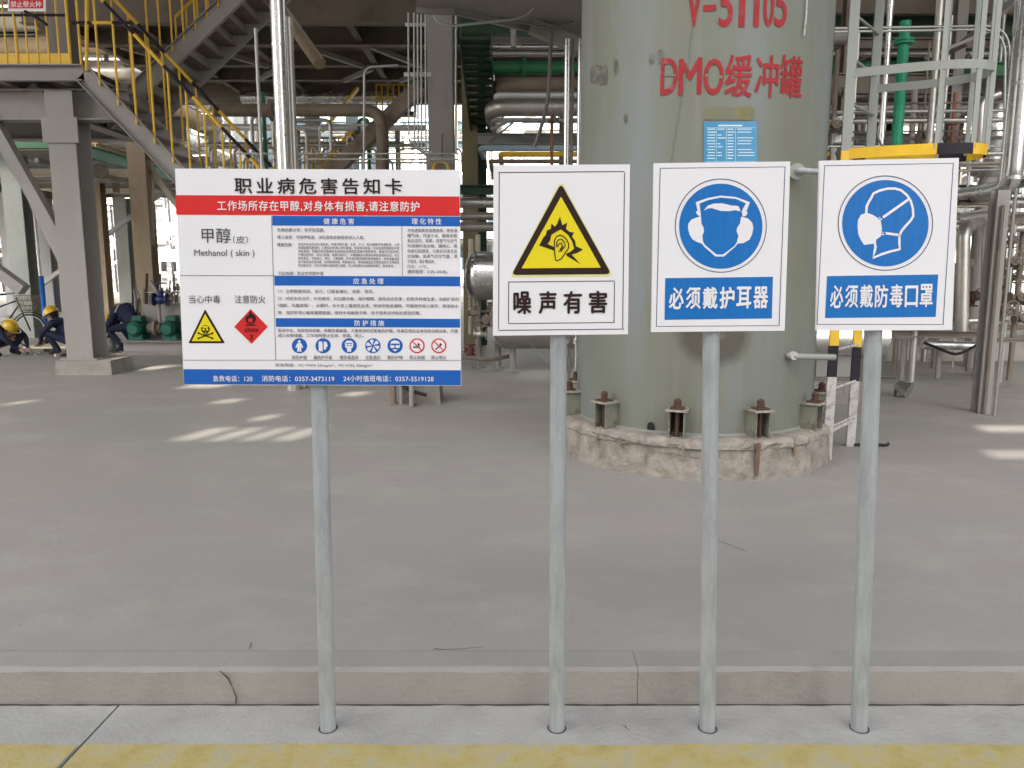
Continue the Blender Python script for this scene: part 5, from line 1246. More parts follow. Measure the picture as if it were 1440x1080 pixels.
# ------------------------------------------------------------------ pump skid at left
yp = G(215, 499).y + .1; sk = thing('pump_skid', 'low grey skid with two green motors and dark pumps left of the notice board', 'pump', (P(225, 490, yp).x, yp, FL))
x0, x1 = P(174, 490, yp).x, P(300, 490, yp).x
k = MB(); k.channel((x0, yp, FL + .13), (x1, yp, FL + .13), .08, .2, 1); k2 = MB(); k2.channel((x0, yp + .8, FL + .13), (x1, yp + .8, FL + .13), .08, .2, -1)
obj('frame_channel', k, M['steel'], sk); obj('frame_channel', k2, M['steel'], sk); k = MB(); k.box((x0, yp + .01, FL + .2), (x1, yp + .79, FL + .232)); obj('top_plate', k, M['steel'], sk)
k = MB(); k.box((x0 - .15, yp - .12, FL), (x1 + .1, yp + .95, FL + .03)); obj('grout_pad', k, M['footing'], sk)
for i, px in enumerate((197, 244)):
    c = P(px, 458, yp + .3); c.z = FL + .43
    k = MB(); k.tube([c + Vector((-.0, -.24, 0)), c + Vector((0, .24, 0))], .125, 24); k.tube([c + Vector((0, -.25, 0)), c + Vector((0, -.29, 0))], [.12, .08], 20)
    mt = obj('motor', k, M['motor'], sk)
    for j in range(24):
        a = math.pi * 2 * j / 24; dd = Vector((math.cos(a), 0, math.sin(a))); f_ = MB(); f_.beam(c + dd * .132 + Vector((0, -.22, 0)), c + dd * .132 + Vector((0, .2, 0)), .010, .022, up=dd); obj('cooling_fin', f_, M['motor'], mt)
    k = MB(); k.box((c.x - .08, c.y - .12, c.z + .12), (c.x + .08, c.y + .06, c.z + .22)); obj('terminal_box', k, M['motor'], sk)
    k = MB(); k.box((c.x - .12, c.y - .2, FL + .235), (c.x + .12, c.y + .2, c.z - .09)); obj('motor_foot', k, M['motor'], sk)
    k = MB(); k.tube([c + Vector((.17, -.05, .0)), c + Vector((.40, -.05, 0))], .09, 16); k.disc(c + Vector((.3, -.05, 0)), (1, 0, 0), .14, .05, 20); obj('pump_head', k, M['steeld'], sk)
    k = MB(); k.tube(bend([c + Vector((.38, -.05, .1)), c + Vector((.38, -.05, .62)), c + Vector((.2, .1, .8))], .1), .028, 10); obj('discharge_pipe', k, M['steel'], sk)
k = MB(); c = P(224, 420, yp + .4); k.box((c.x - .3, c.y, FL + .23), (c.x + .5, c.y + .5, c.z - .1)); obj('tank_box', k, M['steel'], sk)
for i, (px, py, r, m) in enumerate(((226, 421, .07, M['bluep']), (241, 420, .045, M['steeld']), (250, 405, .035, M['steeld']))):
    valve(('dark blue valve on top of the pump skid', 'dark valve right of the blue one on the pump skid', 'upper small valve at the left edge of the notice board')[i], P(px, py, yp + .2), (1, 0, 0), r, m, hw=(0, 0, 1))
pipe('slim level pipe above the pump skid', [P(196, 411, yp + .5), P(262, 411, yp + .5)], .016, M['conduit'], seg=8)
for i in range(20):
    px = 186 + i * 4; a = P(px, 440 + (i % 3) * 5, yp + .3 + .03 * i); b = P(px + random.uniform(-9, 9), 385 + (i * 7 % 5) * 10, yp + .5 + .02 * i)
    rod(sk, bend([a, P(px, (i * 13 % 4) * 8 + 404, yp + .4 + .02 * i), b], .08), .012 + .006 * (i % 3), [M['rust'], M['conduit'], M['steeld'], M['steel'], M['tan']][i % 5], 'small_pipe', 8)
# long crate of sand coloured board and rope between skid and column
k = MB(); p = G(150, 492, FL); k.tube(bend([P(140, 440, p.y), P(136, 472, p.y), P(150, 497, p.y)], .1), .015, 8); obj('leaning_rod', k, M['cream'], label='pale rod leaning against the grey column footing', cat='rod')
k = MB(); a = G(139, 500); k.tube([a + Vector((0, 0, .2)), a + Vector((-.14, .03, .62 + .2))], .02, 8); obj('leaning_rod', k, M['steelp'], label='short pale bar leaning on the right side of the grey column foot', cat='rod')
bk = thing('paint_bucket', 'pale metal bucket behind the right side of the grey column foot', 'bucket', G(155, 494)); c = bk.location
k = MB(); k.lathe(c, [(.001, .005), (.10, .005), (.125, .25), (.118, .25), (.095, .02), (.001, .02)], 24); obj('pail', k, M['galv'], bk); k = MB(); k.torus(c + Vector((0, 0, .25)), (0, 0, 1), .124, .006, 24, 6); obj('rim', k, M['conduit'], bk); rod(bk, [c + Vector((.124 * math.cos(a), -.02 - .09 * math.sin(a), .25 - .07 * math.sin(a))) for a in [math.pi * j / 12 for j in range(13)]], .004, M['conduit'], 'handle', 6)

# ------------------------------------------------------------------ bicycle
by = 14.3; bc = P(44, 474, by); WR = .32
wz = FL + WR + .0
fx = P(44, 474, by).x; rx = fx - 1.05
bi = thing('bicycle', 'old black bicycle with a wire basket parked beyond the squatting workers', 'bicycle', ((fx + rx) / 2, by, FL))
for x in (fx, rx):
    k = MB(); k.torus((x, by, wz), (0, 1, 0), WR - .018, .018, 36, 8); wh = obj('tyre', k, M['rubber'], bi)
    k = MB(); k.torus((x, by, wz), (0, 1, 0), WR - .04, .009, 36, 6); obj('rim', k, M['conduit'], wh)
    k = MB()
    for j in range(18):
        a = 2 * math.pi * j / 18; k.tube([(x, by, wz), (x + (WR - .04) * math.cos(a), by, wz + (WR - .04) * math.sin(a))], .002, 4)
    o_ = obj('spokes', k, M['conduit'], wh); o_['kind'] = 'stuff'
hd = Vector((fx - .22, by, wz + .62)); st_ = Vector((rx + .38, by, wz + .5)); bb = Vector((rx + .46, by, wz - .04))
for nm, a, b in (('fork', (fx, by, wz), hd), ('down_tube', hd + Vector((.06, 0, -.12)), bb), ('top_tube', hd + Vector((.03, 0, -.05)), st_ + Vector((0, 0, -.1))), ('seat_tube', bb, st_), ('chain_stay', bb, (rx, by, wz)), ('seat_stay', st_, (rx, by, wz))):
    rod(bi, [a, b], .014, M['black'], nm, 8)
rod(bi, bend([hd + Vector((-.12, -.28, .06)), hd + Vector((.05, -.12, .08)), hd + Vector((.02, 0, .12)), hd + Vector((.05, .12, .08)), hd + Vector((-.12, .28, .06))], .06), .012, M['conduit'], 'handlebar', 8)
rod(bi, [hd + Vector((-.12, -.28, .06)), hd + Vector((-.02, -.24, .065))], .018, M['rubber'], 'grip', 8)
k = MB(); k.ball(st_ + Vector((0, 0, .06)), .12, 1.1, .7, .35); obj('saddle', k, M['rubber'], bi)
k = MB(); c = hd + Vector((.20, 0, -.12))
for j in range(9):
    u = j / 8
    for s_ in (-1, 1):
        k.tube([c + Vector((-.13 + .26 * u, s_ * .17, .16)), c + Vector((-.09 + .18 * u, s_ * .13, -.12))], .003, 4)
        k.tube([c + Vector((s_ * .13, -.17 + .34 * u, .16)), c + Vector((s_ * .09, -.13 + .26 * u, -.12))], .003, 4)
for z_, ax_, ay_ in ((.16, .13, .17), (.07, .117, .157), (-.03, .103, .143), (-.12, .09, .13)):
    q = [c + Vector((sx * ax_, sy * ay_, z_)) for sx, sy in ((-1, -1), (1, -1), (1, 1), (-1, 1), (-1, -1))]; k.tube(q, .004, 4)
k.box((c.x - .09, c.y - .13, c.z - .122), (c.x + .09, c.y + .13, c.z - .118)); obj('wire_basket', k, M['steeld'], bi)
rod(bi, [Vector((fx + (WR + .03) * math.cos(a), by, wz + (WR + .03) * math.sin(a))) for a in [R(20 + 10 * j) for j in range(15)]], .012, M['black'], 'mudguard', 6)

# ------------------------------------------------------------------ workers
def person(label, loc, rz, joints, bones, radii, headc, hat_tilt, lean=None, group='workers in navy overalls and yellow helmets'):
    """one skinned body; joints in local metres (x forward, y left, z up)"""
    t = thing('person', label, 'person', loc, group)
    names = list(joints); me = bpy.data.meshes.new('body'); me.from_pydata([joints[n_] for n_ in names], [(names.index(a), names.index(b)) for a, b in bones], [])
    o = bpy.data.objects.new('body', me); COL.objects.link(o)
    md = o.modifiers.new('skin', 'SKIN'); md.use_smooth_shade = True
    for i, n_ in enumerate(names):
        r_ = radii[n_]; me.skin_vertices[0].data[i].radius = (r_, r_) if not isinstance(r_, tuple) else r_
        me.skin_vertices[0].data[i].use_root = (n_ == 'pelvis')
    ss = o.modifiers.new('sub', 'SUBSURF'); ss.levels = 2; ss.render_levels = 2
    bpy.context.view_layer.update()
    m2 = bpy.data.meshes.new_from_object(o.evaluated_get(bpy.context.evaluated_depsgraph_get())); bpy.data.objects.remove(o)
    for k_ in (M['navy'], M['skin'], M['boot']): m2.materials.append(k_)
    skin = [n_ for n_ in names if n_.startswith(('head', 'nose', 'hand', 'f_', 'neck', 'chin'))]; boot = [n_ for n_ in names if n_.startswith(('toe', 'heel', 'foot'))]
    J = {n_: Vector(joints[n_]) for n_ in names}
    for p in m2.polygons:
        c = p.center; best = min(names, key=lambda n_: (J[n_] - c).length - (radii[n_] if not isinstance(radii[n_], tuple) else radii[n_][0]) * .6)
        p.material_index = 1 if best in skin else (2 if best in boot else 0); p.use_smooth = True
    b = link_mesh('body', m2, t)
    t.rotation_euler = (0, 0, rz); t.scale = (.87, .87, .87)
    # helmet: shell, brim, ridge (local, tilted)
    Rm = Matrix.Rotation(hat_tilt, 3, 'Y'); hc = Vector(headc)
    k = MB(); prof = [(.142 * math.cos(a), .15 * math.sin(a)) for a in [math.pi / 2 * i / 8 for i in range(8)]] + [(.001, .15)]
    tmp = MB(); tmp.lathe((0, 0, 0), prof, 28); k.add([hc + Rm @ Vector((v[0] * 1.08, v[1] * .95, v[2])) for v in tmp.v], tmp.f, True)
    tmp = MB(); tmp.lathe((0, 0, 0), [(.142, .0), (.160, -.008), (.160, -.014), (.138, -.006)], 28); k.add([hc + Rm @ Vector((v[0] * 1.08 + (.045 * max(0, v[0] / .16)), v[1] * .95, v[2])) for v in tmp.v], tmp.f, True)
    tmp = MB(); tmp.tube([Vector((-.13, 0, .07)), Vector((-.08, 0, .13)), Vector((0, 0, .152)), Vector((.08, 0, .13)), Vector((.13, 0, .07))], .016, 8); k.add([hc + Rm @ Vector(v) for v in tmp.v], tmp.f, True)
    # children of a rotated empty: vertices are local already
    def loc_obj(nm, kk, m):
        me_ = bpy.data.meshes.new(nm); me_.from_pydata(kk.v, [], kk.f); me_.polygons.foreach_set('use_smooth', kk.sm); me_.materials.append(m); return link_mesh(nm, me_, t)
    loc_obj('helmet', k, M['helmet'])
    k = MB(); tmp = MB(); tmp.ball((-.035, 0, -.035), .098, .9, .95, 1.0, 14, 10); k.add([hc + Rm @ Vector(v) for v in tmp.v], tmp.f, True); loc_obj('hair', k, M['hair'])
    for s_ in (-1, 1):
        k = MB(); tmp = MB(); tmp.ball((.0, s_ * .093, -.06), .028, .6, .4, 1.0, 10, 6); k.add([hc + Rm @ Vector(v) for v in tmp.v], tmp.f, True); loc_obj('ear', k, M['skin'])
        k = MB(); tmp = MB(); tmp.ball((.099, s_ * .034, -.045), .010, .6, 1.2, .7, 8, 6); k.add([hc + Rm @ Vector(v) for v in tmp.v], tmp.f, True); loc_obj('eye', k, M['hair'])
    k = MB(); tmp = MB(); tmp.ball((.094, 0, -.105), .012, .5, 2.0, .4, 8, 6); k.add([hc + Rm @ Vector(v) for v in tmp.v], tmp.f, True); loc_obj('mouth', k, M['redp'] if False else M['skin'])
    return t
def squat(headx=.42, headz=.80, lean=.0, reach=.62, handz=.18):
    hx, hz = headx, headz
    j = dict(pelvis=(0, 0, .30), belly=(.10, 0, .42), chest=(.22, 0, .58), upper=(.29, 0, .68), neck=(hx - .07, 0, hz - .09), head=(hx, 0, hz), head2=(hx + .03, 0, hz + .06), nose=(hx + .085, 0, hz - .02), chin=(hx + .05, 0, hz - .075))
    r = dict(pelvis=(.15, .17), belly=(.135, .16), chest=(.13, .17), upper=(.10, .15), neck=.055, head=.088, head2=.088, nose=.022, chin=.045)
    bo = [('pelvis', 'belly'), ('belly', 'chest'), ('chest', 'upper'), ('upper', 'neck'), ('neck', 'head'), ('head', 'head2'), ('head', 'nose'), ('head', 'chin')]
    for s_, n_ in ((1, 'L'), (-1, 'R')):
        dx = .06 * s_
        j.update({'hip' + n_: (.02, .11 * s_, .27), 'knee' + n_: (.42 + dx, .20 * s_, .48), 'ankle' + n_: (.16 + dx, .15 * s_, .11), 'heel' + n_: (.13 + dx, .15 * s_, .045), 'toe' + n_: (.36 + dx, .17 * s_, .035),
            'sho' + n_: (.29, .19 * s_, .64), 'elb' + n_: (.48, .25 * s_, .42), 'wri' + n_: (reach - .03, .12 * s_, handz + .07), 'hand' + n_: (reach + .05, .09 * s_, handz + .02)})
        r.update({'hip' + n_: .115, 'knee' + n_: .075, 'ankle' + n_: .05, 'heel' + n_: .045, 'toe' + n_: .04, 'sho' + n_: .075, 'elb' + n_: .055, 'wri' + n_: .036, 'hand' + n_: .036})
        bo += [('pelvis', 'hip' + n_), ('hip' + n_, 'knee' + n_), ('knee' + n_, 'ankle' + n_), ('ankle' + n_, 'heel' + n_), ('ankle' + n_, 'toe' + n_), ('upper', 'sho' + n_), ('sho' + n_, 'elb' + n_), ('elb' + n_, 'wri' + n_), ('wri' + n_, 'hand' + n_)]
        for f_ in range(4):
            b_ = j['hand' + n_]; o_ = (f_ - 1.5) * .019
            j['f_a%d' % f_ + n_] = (b_[0] + .045, b_[1] + o_, b_[2] - .012); j['f_b%d' % f_ + n_] = (b_[0] + .07 + .006 * (f_ in (1, 2)), b_[1] + o_, b_[2] - .038)
            r['f_a%d' % f_ + n_] = .0095; r['f_b%d' % f_ + n_] = .0085; bo += [('hand' + n_, 'f_a%d' % f_ + n_), ('f_a%d' % f_ + n_, 'f_b%d' % f_ + n_)]
        b_ = j['hand' + n_]; j['f_t' + n_] = (b_[0] + .03, b_[1] - .04 * s_, b_[2] - .012); r['f_t' + n_] = .010; bo.append(('hand' + n_, 'f_t' + n_))
    return j, bo, r
wg = G(90, 499)
j, bo, r = squat(.40, .78); person('worker squatting beside the grey column, facing left with bowed head', (G(106, 498).x, wg.y + .1, FL), R(178), j, bo, r, (.41, 0, .81), R(28))
j, bo, r = squat(.40, .60, reach=.66, handz=.12); j = {k_: (v[0], v[1], v[2] * .86) for k_, v in j.items()}
person('worker sitting low at the left picture edge, reaching right with bowed head', (G(-24, 503).x, wg.y - .1, FL), R(-12), j, bo, r, (.40, 0, .60 * .86 + .05), R(32))
j, bo, r = squat(.52, .60, reach=.68, handz=.16); j['pelvis'] = (-.02, 0, .62); j['belly'] = (.08, 0, .76); j['chest'] = (.24, 0, .84); j['upper'] = (.38, 0, .80); j['neck'] = (.46, 0, .70)
for n_, s_ in (('L', 1), ('R', -1)): j['sho' + n_] = (.38, .19 * s_, .72); j['hip' + n_] = (.0, .12 * s_, .54); j['elb' + n_] = (.52, .24 * s_, .46)
r['belly'] = (.21, .24); r['chest'] = (.20, .24); r['pelvis'] = (.21, .23)
t3 = person('worker bending far forward behind the grey column, back to the pump skid', (G(179, 498).x, wg.y + .5, FL), R(186), j, bo, r, (.53, 0, .61), R(60))
k = MB(); q = [(.30, .25, .82), (.24, .19, .98), (.14, .02, 1.01), (.04, -.1, .97)]; k.tube(bend(q, .06), .012, 8)
me_ = bpy.data.meshes.new('safety_strap'); me_.from_pydata(k.v, [], k.f); me_.materials.append(M['whitep']); link_mesh('safety_strap', me_, t3)
random.seed(21)
for i in range(9):
    p = G(40 + i * 8 + random.uniform(-3, 3), 497 + random.uniform(-5, 5)); k = MB(); a = random.uniform(0, 3.14); l_ = random.uniform(.08, .2); dv = Vector((math.cos(a) * l_, math.sin(a) * l_, 0))
    k.tube([p + Vector((0, 0, .02)), p + dv + Vector((0, 0, .02))], random.uniform(.012, .03), 8); 
    obj('pipe_offcut', k, [M['rust'], M['alu'], M['cream']][i % 3], label='short pipe offcut lying on the floor in front of the squatting workers', cat='offcut', group='pipe offcuts on the floor by the workers', base=p)
k = MB(); p = G(70, 490); k.box((p.x - .5, p.y, FL + .001), (p.x + .55, p.y + .9, FL + .03)); obj('board_mat', k, M['cream'], label='pale board laid flat under the work of the squatting men', cat='board', base=p)

# thin uprights and levels crowding the right edge
random.seed(33)
ords = ['first', 'second', 'third', 'fourth', 'fifth', 'sixth', 'seventh', 'eighth', 'ninth', 'tenth', 'eleventh', 'twelfth', 'thirteenth', 'fourteenth']
xs_ = [1186, 1199, 1226, 1298, 1326, 1352, 1368, 1398, 1428, 1438]
for i, px in enumerate(xs_):
    Y = 10.6 + (i * 37 % 11) * .32; x = P(px, 180, Y).x; m = [M['steeld'], M['alud'], M['conduit'], M['brownpipe'], M['alud']][i % 5]
    pipe('%s of the thin upright pipes crowded behind the ladder, counted from the tank' % ords[i], [(x, Y, FL), (x, Y, P(px, -10 + (i * 53 % 90), Y).z)], .016 + .012 * (i % 3), m, seg=10, flanges=((0, .3 + .05 * i),), group='thin upright pipes behind the ladder')
for i, y_ in enumerate((146, 158, 171, 186, 196, 338, 352, 372, 392, 428, 442, 462)):
    Y = 9.9 + (i * 29 % 7) * .3; x0 = 1165 if y_ < 225 else 1346
    if 318 < y_: x0 = 1394
    pts = [P(x0, y_, Y), P(1470, y_ - 3, Y)]
    if i % 3 == 0: pts = [P(x0, y_ + 26, Y), P(x0 + 24, y_ + 26, Y), P(x0 + 24, y_, Y), P(1470, y_ - 3, Y)]
    pipe('%s level tube at the right edge counted from the top' % ords[i], pts, .012 + .012 * (i % 3), [M['steeld'], M['conduit'], M['alud'], M['brownpipe']][i % 4], seg=10, rad=.06, group='thin level tubes at the right edge')
for i, (px, py) in enumerate(((1396, 352), (1422, 340), (1434, 448), (1412, 400), (1176, 130), (1200, 95), (1300, 190), (1362, 372))):
    valve('%s small dark valve among the tubes on the right, counted from the column' % ords[i], P(px, py, 9.8 + .1 * i), (0, 0, 1) if i % 2 else (1, 0, 0), .042, M['steeld'], hw=(0, -1, .2), wheel=i % 3 == 0, group='small dark valves on the right')

# grit along the gutter, on the apron and round the plinth
random.seed(77); gb = MB()
def stone(p, s_):
    q = [Vector((random.uniform(-1, 1), random.uniform(-1, 1), 0)).normalized() * s_ * random.uniform(.6, 1.2) for _ in range(4)]
    q = sorted(q, key=lambda v: math.atan2(v.y, v.x)); top = Vector((random.uniform(-.3, .3) * s_, random.uniform(-.3, .3) * s_, s_ * random.uniform(.5, .9)))
    gb.add([p + v for v in q] + [p + top], [(0, 1, 4), (1, 2, 4), (2, 3, 4), (3, 0, 4)])
for i in range(500):
    x = random.uniform(-2.4, 2.4); d = abs(random.gauss(0, .05)); stone(Vector((x, KY - .008 - d, .001)), random.uniform(.001, .0035))
for i in range(260): stone(Vector((random.uniform(-2.4, 2.4), random.uniform(2.2, KY - .01), .001)), random.uniform(.0008, .0025))
for i in range(700): stone(Vector((random.uniform(-5, 5.5), 2.8 + random.random() ** 1.4 * 7, FL + .001)), random.uniform(.0015, .005))
for i in range(350):
    a = random.uniform(R(180), R(360)); r_ = PRD + .02 + abs(random.gauss(0, .06)); stone(Vector((TC.x + r_ * math.cos(a), TC.y + r_ * math.sin(a), FL + .001)), random.uniform(.002, .007))
obj('grit', gb, M['plinth'], kind='stuff')
# ------------------------------------------------------------------ far plant
def far_rack(label, x0, x1, Y0_, Y1_, zs, seed, mcol=None, pipes=6, bays=4, name='pipe_rack', mpal=None, verticals=8):
    rnd = random.Random(seed); t = thing(name, label, 'pipe rack', ((x0 + x1) / 2, Y0_, FL)); zt_ = zs[-1] + 1.0
    mcol = mcol or M['farg']; pal = mpal or [M['farw'], M['alu'], M['alud'], M['farg'], M['cream'], M['farw']]
    for i in range(bays + 1):
        x = x0 + (x1 - x0) * i / bays
        for y in (Y0_, Y1_): hcol(t, x, y, FL, zt_, .3, .3, mcol)
    for z_ in zs:
        for y in (Y0_, Y1_): ibm(t, (x0 - .2, y, z_), (x1 + .2, y, z_), .2, .28, mcol)
        for j in range(pipes):
            y = Y0_ + .3 + (Y1_ - Y0_ - .6) * j / max(1, pipes - 1); r_ = rnd.uniform(.06, .26); a = x0 + (rnd.random() < .4) * rnd.uniform(0, (x1 - x0) * .5); b = x1 - (rnd.random() < .4) * rnd.uniform(0, (x1 - x0) * .4)
            pts = [(a, y, z_ + .15 + r_), (b, y, z_ + .15 + r_)]
            if rnd.random() < .5: pts.append((b, y, max(FL, z_ - rnd.uniform(1.5, 3.5))))
            rod(t, bend(pts, r_ * 3), r_, rnd.choice(pal), 'pipe', 10)
    for i in range(bays):
        if rnd.random() < .6:
            xa = x0 + (x1 - x0) * i / bays; xb = x0 + (x1 - x0) * (i + 1) / bays; bar(t, (xa, Y0_, FL + .3), (xb, Y0_, zs[0]), .12, .12, mcol)
    for i in range(verticals * 2):
        x = rnd.uniform(x0, x1); r_ = rnd.uniform(.03, .12); zz = rnd.uniform(zs[0], zt_); xo = rnd.uniform(-1.5, 1.5)
        rod(t, bend([(x, Y0_ - .4, FL), (x, Y0_ - .4, zz), (x + xo, Y0_ - .4, zz)], r_ * 3), r_, rnd.choice(pal), 'pipe', 10)
    for i in range(verticals // 2):
        x = rnd.uniform(x0 + 1, x1 - 1); r_ = rnd.uniform(.25, .45); h_ = rnd.uniform(1.0, 2.2)
        k = MB(); k.lathe((x, Y0_ + (Y1_ - Y0_) * .5, FL), [(.001, 0), (r_, 0), (r_, h_), (r_ * .7, h_ + .25), (.001, h_ + .35)], 20); obj('vessel', k, rnd.choice(pal), t)
    return t
def railrun(parent, a, b, n, h=1.1):
    a = Vector(a); b = Vector(b); up = Vector((0, 0, 1))
    for i in range(n + 1): rod(parent, [a.lerp(b, i / n), a.lerp(b, i / n) + up * h], .02, M['yellow'], 'rail_post', 6)
    for f_ in (.5, 1): rod(parent, [a + up * h * f_, b + up * h * f_], .022, M['yellow'], 'handrail', 6)
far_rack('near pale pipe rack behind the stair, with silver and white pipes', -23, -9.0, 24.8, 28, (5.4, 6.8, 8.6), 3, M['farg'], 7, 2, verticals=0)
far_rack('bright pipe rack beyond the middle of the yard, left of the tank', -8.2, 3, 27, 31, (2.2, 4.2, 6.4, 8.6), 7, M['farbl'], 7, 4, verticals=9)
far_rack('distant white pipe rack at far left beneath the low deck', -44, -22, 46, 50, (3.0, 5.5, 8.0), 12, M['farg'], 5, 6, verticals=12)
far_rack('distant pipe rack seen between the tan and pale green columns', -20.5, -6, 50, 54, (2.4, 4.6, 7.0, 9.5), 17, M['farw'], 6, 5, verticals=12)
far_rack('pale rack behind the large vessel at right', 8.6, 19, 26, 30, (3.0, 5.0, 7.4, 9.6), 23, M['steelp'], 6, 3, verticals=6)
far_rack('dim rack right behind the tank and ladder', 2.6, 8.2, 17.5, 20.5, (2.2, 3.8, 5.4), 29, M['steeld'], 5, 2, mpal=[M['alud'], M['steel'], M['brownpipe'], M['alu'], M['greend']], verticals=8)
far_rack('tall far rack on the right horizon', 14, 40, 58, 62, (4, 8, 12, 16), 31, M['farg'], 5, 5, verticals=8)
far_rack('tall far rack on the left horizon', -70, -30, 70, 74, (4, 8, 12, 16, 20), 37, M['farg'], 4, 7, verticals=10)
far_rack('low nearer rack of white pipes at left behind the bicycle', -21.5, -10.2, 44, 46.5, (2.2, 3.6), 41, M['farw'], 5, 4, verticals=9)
# big sunlit pipes high at left, above the platform
for i, (z_, r_, y_, m) in enumerate(((5.3, .20, 21.4, M['alu']), (6.1, .28, 21.8, M['tan']), (6.9, .26, 21.9, M['alud']), (7.6, .22, 22.0, M['tan']), (8.3, .25, 22.2, M['bwall']), (9.0, .24, 22.3, M['alud']))):
    pipe('%s of six large level pipes stacked high at left behind the yellow railing' % ('lowest', 'second', 'third', 'fourth', 'fifth', 'topmost')[i], [(-26, y_, z_), (-9.4 - .3 * i, y_, z_), (-9.4 - .3 * i, y_ + 4, z_)], r_, m, rad=.6, bands=1.6)
pr = thing('pipe_rest_frame', 'slim frame carrying the six large level pipes high at left', 'rack', (-14, 22, FL))
for x in (-24, -18.5, -13.0): hcol(pr, x, 22.6, FL, 9.6, .26, .24, M['tan'])
for i in range(14):
    z_ = 5.0 + i * .34; r_ = (.04, .07, .1)[i % 3]; a = -9.8 - (i * 5 % 4) * .8
    rod(pr, bend([(-26, 22.5 + .1 * (i % 4), z_), (a, 22.5 + .1 * (i % 4), z_), (a, 22.5 + .1 * (i % 4), z_ - .9 - (i % 3) * .5)], .2), r_, [M['steeld'], M['alud'], M['tan'], M['farg']][i % 4], 'pipe', 8)
for x in (-21, -16, -11): ibm(pr, (x, 21.0, 4.8), (x, 22.8, 4.8), .16, .2, M['tan'])
ibm(pr, (-25, 22.6, 6.5), (-10, 22.6, 6.5), .16, .24, M['tan']); ibm(pr, (-25, 22.6, 8.0), (-10, 22.6, 8.0), .16, .24, M['greend'])
# far yellow railed stair in the middle
fs = thing('far_yellow_stair', 'far yellow railed walkway and stair seen between the silver pipes and the brown brace', 'staircase', (P(450, 240, 19).x, 19, FL))
zw = P(450, 243, 19).z
k = MB(); k.box((P(395, 240, 19).x, 18.6, zw - .12), (P(500, 240, 19).x, 20, zw)); obj('walkway_plate', k, M['steeld'], fs)
railrun(fs, (P(408, 240, 19).x, 18.6, zw), (P(488, 240, 19).x, 18.6, zw), 15, .75)
for s_ in (0, 1):
    a = P(455, 232, 19 + s_); b = P(505, 172, 19 + s_); bar(fs, a, b, .05, .09, M['yellow'], 'stringer'); bar(fs, a + Vector((0, 0, .8)), b + Vector((0, 0, .8)), .05, .05, M['yellow'], 'handrail')
for i in range(9):
    a = P(455 + 50 * (i + .5) / 9, 232 - 60 * (i + .5) / 9, 19); k = MB(); k.box((a.x - .12, 19.02, a.z), (a.x + .12, 19.98, a.z + .03)); obj('tread', k, M['steeld'], fs)
for px in (398, 415, 470, 500): hcol(fs, P(px, 300, 19.2).x, 19.2, FL, zw - .12, .14, .14, M['steeld'])
g2 = thing('far_yellow_guard', 'short far yellow guard rail with green posts seen through the gap under the high deck', 'railing', (P(545, 150, 21).x, 21, 3.6))
a = P(530, 158, 21); b = P(585, 158, 21); railrun(g2, a, b, 7, .7); bar(g2, a - Vector((0, 0, .05)), b - Vector((0, 0, .05)), .3, .1, M['greend'], 'kick_plate')
vpipe('thin green pipe left of the tall shiny clad pipe', 372, 130, 372, 240, 13.5, .035, M['green'])
for i, (px, w_, m, lb) in enumerate(((461, 10, M['farbl'], 'pale blue column seen between the tan pipe and the brown brace'), (496, 14, M['farbl'], 'bluish grey column right of the pale blue one'))):
    t = thing('far_column', lb, 'column', (P(px, 200, 24).x, 24 - i, FL)); hcol(t, P(px, 200, 24 - i).x, 24 - i, FL, 6.4, S(w_, 24 - i), .3, m); k = MB(); k.box((t.location.x - .3, 23.7 - i, FL), (t.location.x + .3, 24.3 - i, FL + .1)); obj('base_block', k, M['footing'], t)
pipe('long silver level pipe in the bright gap under the high deck', [P(340, 137, 21.5), P(560, 137, 21.5)], .15, M['alu'], bands=.9)
cl = thing('instrument_pipe_cluster', 'tangle of thin pipes and trays in the bright gap above the notice board', 'pipework', (P(430, 240, 17).x, 17, FL))
rnd = random.Random(4)
for px in (300, 420, 560): hcol(cl, P(px, 240, 17.4).x, 17.4, FL, 4.6, .1, .1, M['steel'])
for z_ in (3.0, 3.6, 4.3): ibm(cl, (P(292, 240, 17.4).x, 17.4, z_), (P(566, 240, 17.4).x, 17.4, z_), .08, .1, M['steel'])
for i in range(34):
    px = 285 + i * 8.4 + rnd.uniform(-3, 3); Y = 16.2 + rnd.random() * 1.1; x = P(px, 200, Y).x; r_ = rnd.choice((.012, .018, .025, .04)); zt3 = rnd.uniform(2.9, 4.9); dx = rnd.uniform(-1.6, 1.6)
    rod(cl, bend([(x, Y, FL), (x, Y, zt3), (x + dx, Y, zt3), (x + dx, Y, zt3 - rnd.uniform(.2, .8))], .15), r_, rnd.choice([M['alud'], M['conduit'], M['steel'], M['farw'], M['tan'], M['green']]), 'pipe', 8)
for i in range(6):
    z_ = 2.7 + i * .38; y_ = 16.5 + .12 * i; rod(cl, [(P(280, 200, y_).x, y_, z_), (P(600, 200, y_).x, y_, z_)], .02 + .02 * (i % 3), rnd.choice([M['alud'], M['steel'], M['farw']]), 'pipe', 8)
# small blue and white pole at left
pb = thing('banded_pole', 'slim pole white above and blue below, standing left of the grey column', 'pole', (P(53, 350, 21).x, 21, FL))
zz = P(53, 388, 21).z; x = P(53, 350, 21).x; rod(pb, [(x, 21, FL), (x, 21, zz)], .09, M['signb'], 'lower_sleeve', 14); rod(pb, [(x, 21, zz), (x, 21, zz + 2.4)], .06, M['farw'], 'shaft', 14)
